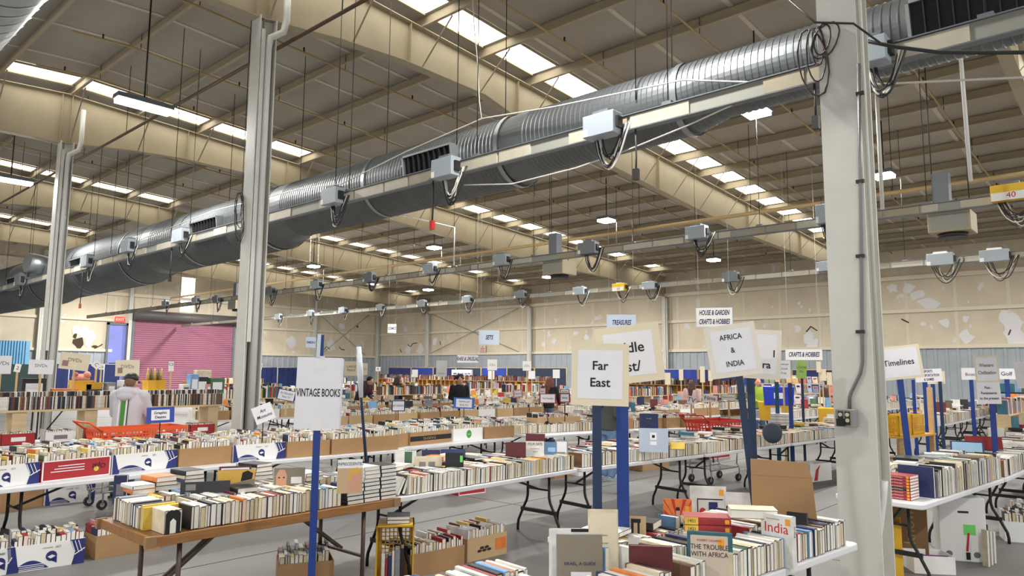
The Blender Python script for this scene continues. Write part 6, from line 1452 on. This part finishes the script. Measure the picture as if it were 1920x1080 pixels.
def person(label, P, yaw, H=1.75, pose='stand', top=None, legs=None, hair=None, hairstyle='short', hoodie=False, cap=None, skin=None, arms='book', bend=0.0, letters=None, stripes=None, shoes=None, fine=False, scarf=None):
    """faces local -Y; bend leans the upper body forward"""
    t = thing('person', label, 'person', P, yaw)
    k = H/1.75; skin = skin or M_SKIN
    def B(v):               # bend about the hips
        v = Vector(v); hz = 0.98
        if v.z > hz: 
            f = min(1.0, (v.z-hz)/0.25); a = bend*f
            r = v-Vector((0, 0, hz)); v = Vector((r.x, r.y*math.cos(a)-r.z*math.sin(a), r.y*math.sin(a)+r.z*math.cos(a)))+Vector((0, 0, hz))
        return v*k
    def BM(mb): mb.v = [tuple(B(v)) for v in mb.v]; return mb
    # arms
    if arms == 'book':
        AR = {s: [(s*0.195, 0.0, 1.43), (s*0.25, 0.0, 1.14), (s*0.13, -0.24, 1.10)] for s in (-1, 1)}
    elif arms == 'down':
        AR = {s: [(s*0.195, 0.0, 1.43), (s*0.24, 0.02, 1.14), (s*0.24, -0.06, 0.88)] for s in (-1, 1)}
    else:
        AR = {s: [(s*0.195, 0.0, 1.43), (s*0.24, -0.12, 1.18), (s*0.14, -0.36, 1.02)] for s in (-1, 1)}
    b = MB()
    b.ball((0, -0.02, 1.625), (0.078, 0.098, 0.118), 18, 14); b.ball((0, -0.06, 1.565), (0.055, 0.055, 0.05), 14, 10)       # head, jaw
    b.ball((0, -0.118, 1.605), (0.014, 0.022, 0.022), 8, 6); b.ball((0, -0.105, 1.64), (0.05, 0.02, 0.014), 10, 6)            # nose, brow
    for s in (-1, 1): b.ball((s*0.08, 0.0, 1.61), (0.014, 0.026, 0.034), 8, 8)
    limb(b, [(0, 0.01, 1.44), (0, 0.0, 1.55)], [0.06, 0.055])
    torso(b, [(0.96, 0, 0.15, 0.1), (1.1, 0, 0.135, 0.09), (1.3, 0, 0.16, 0.1), (1.42, 0, 0.15, 0.08), (1.47, 0, 0.07, 0.06)])
    for s in (-1, 1):
        limb(b, AR[s], [0.045, 0.036, 0.026]); d = Vector(AR[s][2])-Vector(AR[s][1]); hand(b, Vector(AR[s][2])+d.normalized()*0.01, -s, d)
        limb(b, [(s*0.09, 0, 0.95), (s*0.095, -0.01, 0.5), (s*0.1, 0.02, 0.09)], [0.085, 0.052, 0.038]); b.ball((s*0.1, -0.05, 0.04), (0.042, 0.12, 0.036), 10, 8)
    body = organic(BM(b).obj('body', skin, t), 0.011 if fine else 0.016, 3)
    for s in (-1, 1):
        MB().ball(B((s*0.03, -0.108, 1.632)), 0.009*k, 8, 6).obj('eye', M_INK, body)
    MB().ball(B((0, -0.108, 1.562)), (0.024*k, 0.008*k, 0.006*k), 8, 6).obj('mouth', mat('lips', (160,92,84), 0.5), body)
    # clothes
    b = MB(); z0 = 0.86 if hoodie else 0.9; w = 1.12 if hoodie else 1.0
    torso(b, [(z0, 0, 0.175*w, 0.125*w), (z0+0.1, 0, 0.175*w, 0.13*w), (1.12, 0, 0.17*w, 0.125*w), (1.3, 0.005, 0.195*w, 0.13*w), (1.41, 0.01, 0.19*w, 0.11*w), (1.47, 0.01, 0.11, 0.085), (1.5, 0.01, 0.085, 0.075)])
    for s in (-1, 1):
        a = [Vector(v) for v in AR[s]]; a[2] = a[1].lerp(a[2], 0.93); limb(b, a, [0.078*w, 0.064*w, 0.048*w])
    if hoodie:
        b.ball((0, 0.1, 1.47), (0.155, 0.085, 0.085), 16, 10); b.ball((0, 0.135, 1.41), (0.12, 0.06, 0.07), 14, 10)
        for s in (-1, 1): b.ball((s*0.1, 0.03, 1.5), (0.05, 0.085, 0.05), 12, 8)
    tp = organic(BM(b).obj('top', top, t), 0.013 if fine else 0.018, 5)
    if stripes:
        for i, (x0, x1, m) in enumerate(stripes):
            q = MB(); vs = []; fs = []
            for j in range(15):
                z = 0.9+0.5*j/14
                yb = 0.148 if z < 1.05 else (0.142+0.012*math.sin((z-1.05)*6))
                for x in (x0, x1): vs.append((x, yb-0.9*(x*x)+0.012, z)); 
            for j in range(14): fs.append((2*j+1, 2*j, 2*j+2, 2*j+3))
            q.add(vs, fs, 0, None, True); o_ = BM(q).obj('stripe', m, tp)
            sw = o_.modifiers.new('wrap', 'SHRINKWRAP'); sw.target = tp; sw.offset = 0.004
    if letters:
        text(tp, letters, 0.16*k, M_WHITE, tuple(B((0, 0.152, 1.25))), (math.pi/2, 0, math.pi), bold=0.02)
    b = MB()
    torso(b, [(0.78, 0, 0.165, 0.115), (0.9, 0, 0.165, 0.12), (1.0, 0, 0.155, 0.11)])
    for s in (-1, 1): limb(b, [(s*0.09, 0, 0.86), (s*0.098, -0.01, 0.5), (s*0.102, 0.02, 0.1)], [0.1, 0.08, 0.068])
    organic(MB_scale(b, k).obj('trousers', legs or mat('jeans', (78,96,128), 0.8, noise=0.15, scale=12), t), 0.018, 4)
    for s in (-1, 1): bevel(MB_scale(MB().ball((s*0.102, -0.05, 0.05), (0.052, 0.14, 0.05), 12, 8).box(s*0.102-0.05, s*0.102+0.05, -0.18, 0.08, 0.0, 0.03), k).obj('shoe', shoes or M_DARK, t), 0.004)
    if hair:
        b = MB()
        b.ball((0, 0.012, 1.655), (0.09, 0.105, 0.105), 18, 12)
        if hairstyle == 'long':
            limb(b, [(0, 0.06, 1.64), (0, 0.1, 1.48), (0, 0.115, 1.3)], [0.085, 0.09, 0.06]); 
            for s in (-1, 1): limb(b, [(s*0.07, 0.02, 1.63), (s*0.09, 0.03, 1.46)], [0.04, 0.04])
        elif hairstyle == 'curly':
            rr = random.Random(4)
            for _ in range(26): 
                a = rr.uniform(0, 6.28); e = rr.uniform(0.0, 1.4); b.ball((0.105*math.cos(a)*math.cos(e), 0.02+0.1*math.sin(a)*math.cos(e)+0.01, 1.66+0.1*math.sin(e)), 0.04, 8, 6)
        elif hairstyle == 'crop':
            b = MB(); b.ball((0, 0.024, 1.66), (0.092, 0.106, 0.105), 18, 12)
        elif hairstyle == 'shaved':
            b = MB(); b.ball((0, 0.012, 1.635), (0.082, 0.1, 0.1), 18, 12)
        # open the face
        organic(BM(MB_cutface(b)).obj('hair', hair, t), 0.012, 3)
    if cap:
        b = MB(); b.ball((0, 0.0, 1.685), (0.094, 0.108, 0.08), 18, 12); b.tube([(0, 0, 1.66), (0, 0, 1.685)], [0.098, 0.096], 20)
        cp_ = organic(BM(b).obj('cap', cap, t), 0.01, 3)
        v = MB(); v.prism([(-0.07,0),(0.07,0),(0.055,0.006),(-0.055,0.006)], -0.19, -0.07, 0, Matrix.Translation((0,0,1.655)) @ Matrix.Rotation(0.15, 4, 'X')); BM(v).obj('visor', cap, cp_)
    return t
def MB_scale(b, k): b.v = [tuple(Vector(v)*k) for v in b.v]; return b
def MB_cutface(b): return b
M_HOOD = mat('grey_marl', (196,196,204), 0.9, noise=0.06, scale=40); M_HG = mat('hoodie_green', (74,142,66), 0.85); M_HG2 = mat('hoodie_dark_green', (52,82,60), 0.85)
mp = at_d(243, 700, 10.6); my = math.atan2(mp.y, mp.x)
man = person('person in a grey hoodie with green stripes and a black cap, seen from behind', (mp.x, mp.y, 0), my+math.pi/2-0.45, 1.78, top=M_HOOD, hair=mat('hair_shaved', (120,92,74), 0.8), hairstyle='shaved', hoodie=True, cap=M_BLACK, arms='reach', bend=0.10, fine=True,
    stripes=[(-0.03, 0.035, M_HG), (0.05, 0.072, M_WHITE), (-0.055, -0.035, M_WHITE), (-0.075, -0.06, M_HG2)], legs=mat('grey_trousers', (84,86,92), 0.85))
def vis(label, px, dep, yawo, **k):
    p = at_d(px, 700, dep); return person(label, (p.x, p.y, 0), face_yaw(p)+yawo, **k)
M_BK = mat('black_cloth', (26,26,30), 0.85)
vis('person in a black jacket with dark curly hair before the treasures banner', 861, 19.5, 0.3, H=1.74, top=M_BK, hair=mat('hair_dark', (44,32,28), 0.7), hairstyle='curly', arms='book', bend=0.12)
vis('person in a black coat with long dark hair left of the banner', 748, 22.5, 1.9, H=1.7, top=M_BK, hair=mat('hair_brown', (66,44,36), 0.7), hairstyle='long', arms='book')
vis('person in a dark maroon hoodie bending over near the corner', 676, 22.0, 1.0, H=1.75, top=mat('maroon_cloth', (60,36,46), 0.9), hair=M_BK, hairstyle='crop', hoodie=True, arms='reach', bend=0.55)
vis('person with auburn hair in a black shirt with white letters', 1028, 19.0, 2.6, H=1.72, top=M_BK, hair=mat('hair_auburn', (98,54,40), 0.7), hairstyle='long', arms='reach', bend=0.15, letters='Dea')
vis('person in a dark grey coat and jeans behind the Far East sign', 1141, 12.6, 2.2, H=1.72, top=mat('charcoal_cloth', (82,84,82), 0.9), hair=mat('hair_dark', (44,32,28), 0.7), hairstyle='long', hoodie=True, arms='book', shoes=M_BOXG, legs=mat('jeans_light', (112,138,176), 0.85, noise=0.15, scale=12))
vis('person in a dusty pink top left of the films sign', 1296, 21.0, 2.8, H=1.62, top=mat('pink_cloth', (196,164,162), 0.9, noise=0.1, scale=14), hair=mat('hair_brown', (66,44,36), 0.7), hairstyle='long', arms='book')
vis('person in a lime green jacket behind the navy sign posts', 1420, 20.0, 0.4, H=1.72, top=mat('lime_cloth', (150,176,50), 0.9), hair=mat('hair_dark', (44,32,28), 0.7), hairstyle='crop', arms='book')
vis('person in a dark brown coat bending behind the picture rack', 1535, 21.5, 1.6, H=1.72, top=mat('brown_cloth', (76,58,50), 0.9), hair=mat('hair_brown', (66,44,36), 0.7), hairstyle='curly', arms='reach', bend=0.4)
# ------------------------------------------------------------------ finish: far books, lettering to meshes
if FAR.v:
    fo = FAR.obj('books', FARM)
    tag(fo, 'mass of further books on the tables and in the cartons', 'books', None, 'stuff')
dg = bpy.context.evaluated_depsgraph_get()
for o in [o for o in SC.objects if o.type == 'FONT']:
    me = bpy.data.meshes.new_from_object(o.evaluated_get(dg))
    n_ = link(o.name.split('.')[0], me, o.parent)
    n_.matrix_parent_inverse = o.matrix_parent_inverse; n_.location = o.location; n_.rotation_euler = o.rotation_euler; n_.scale = o.scale
    bpy.data.objects.remove(o)
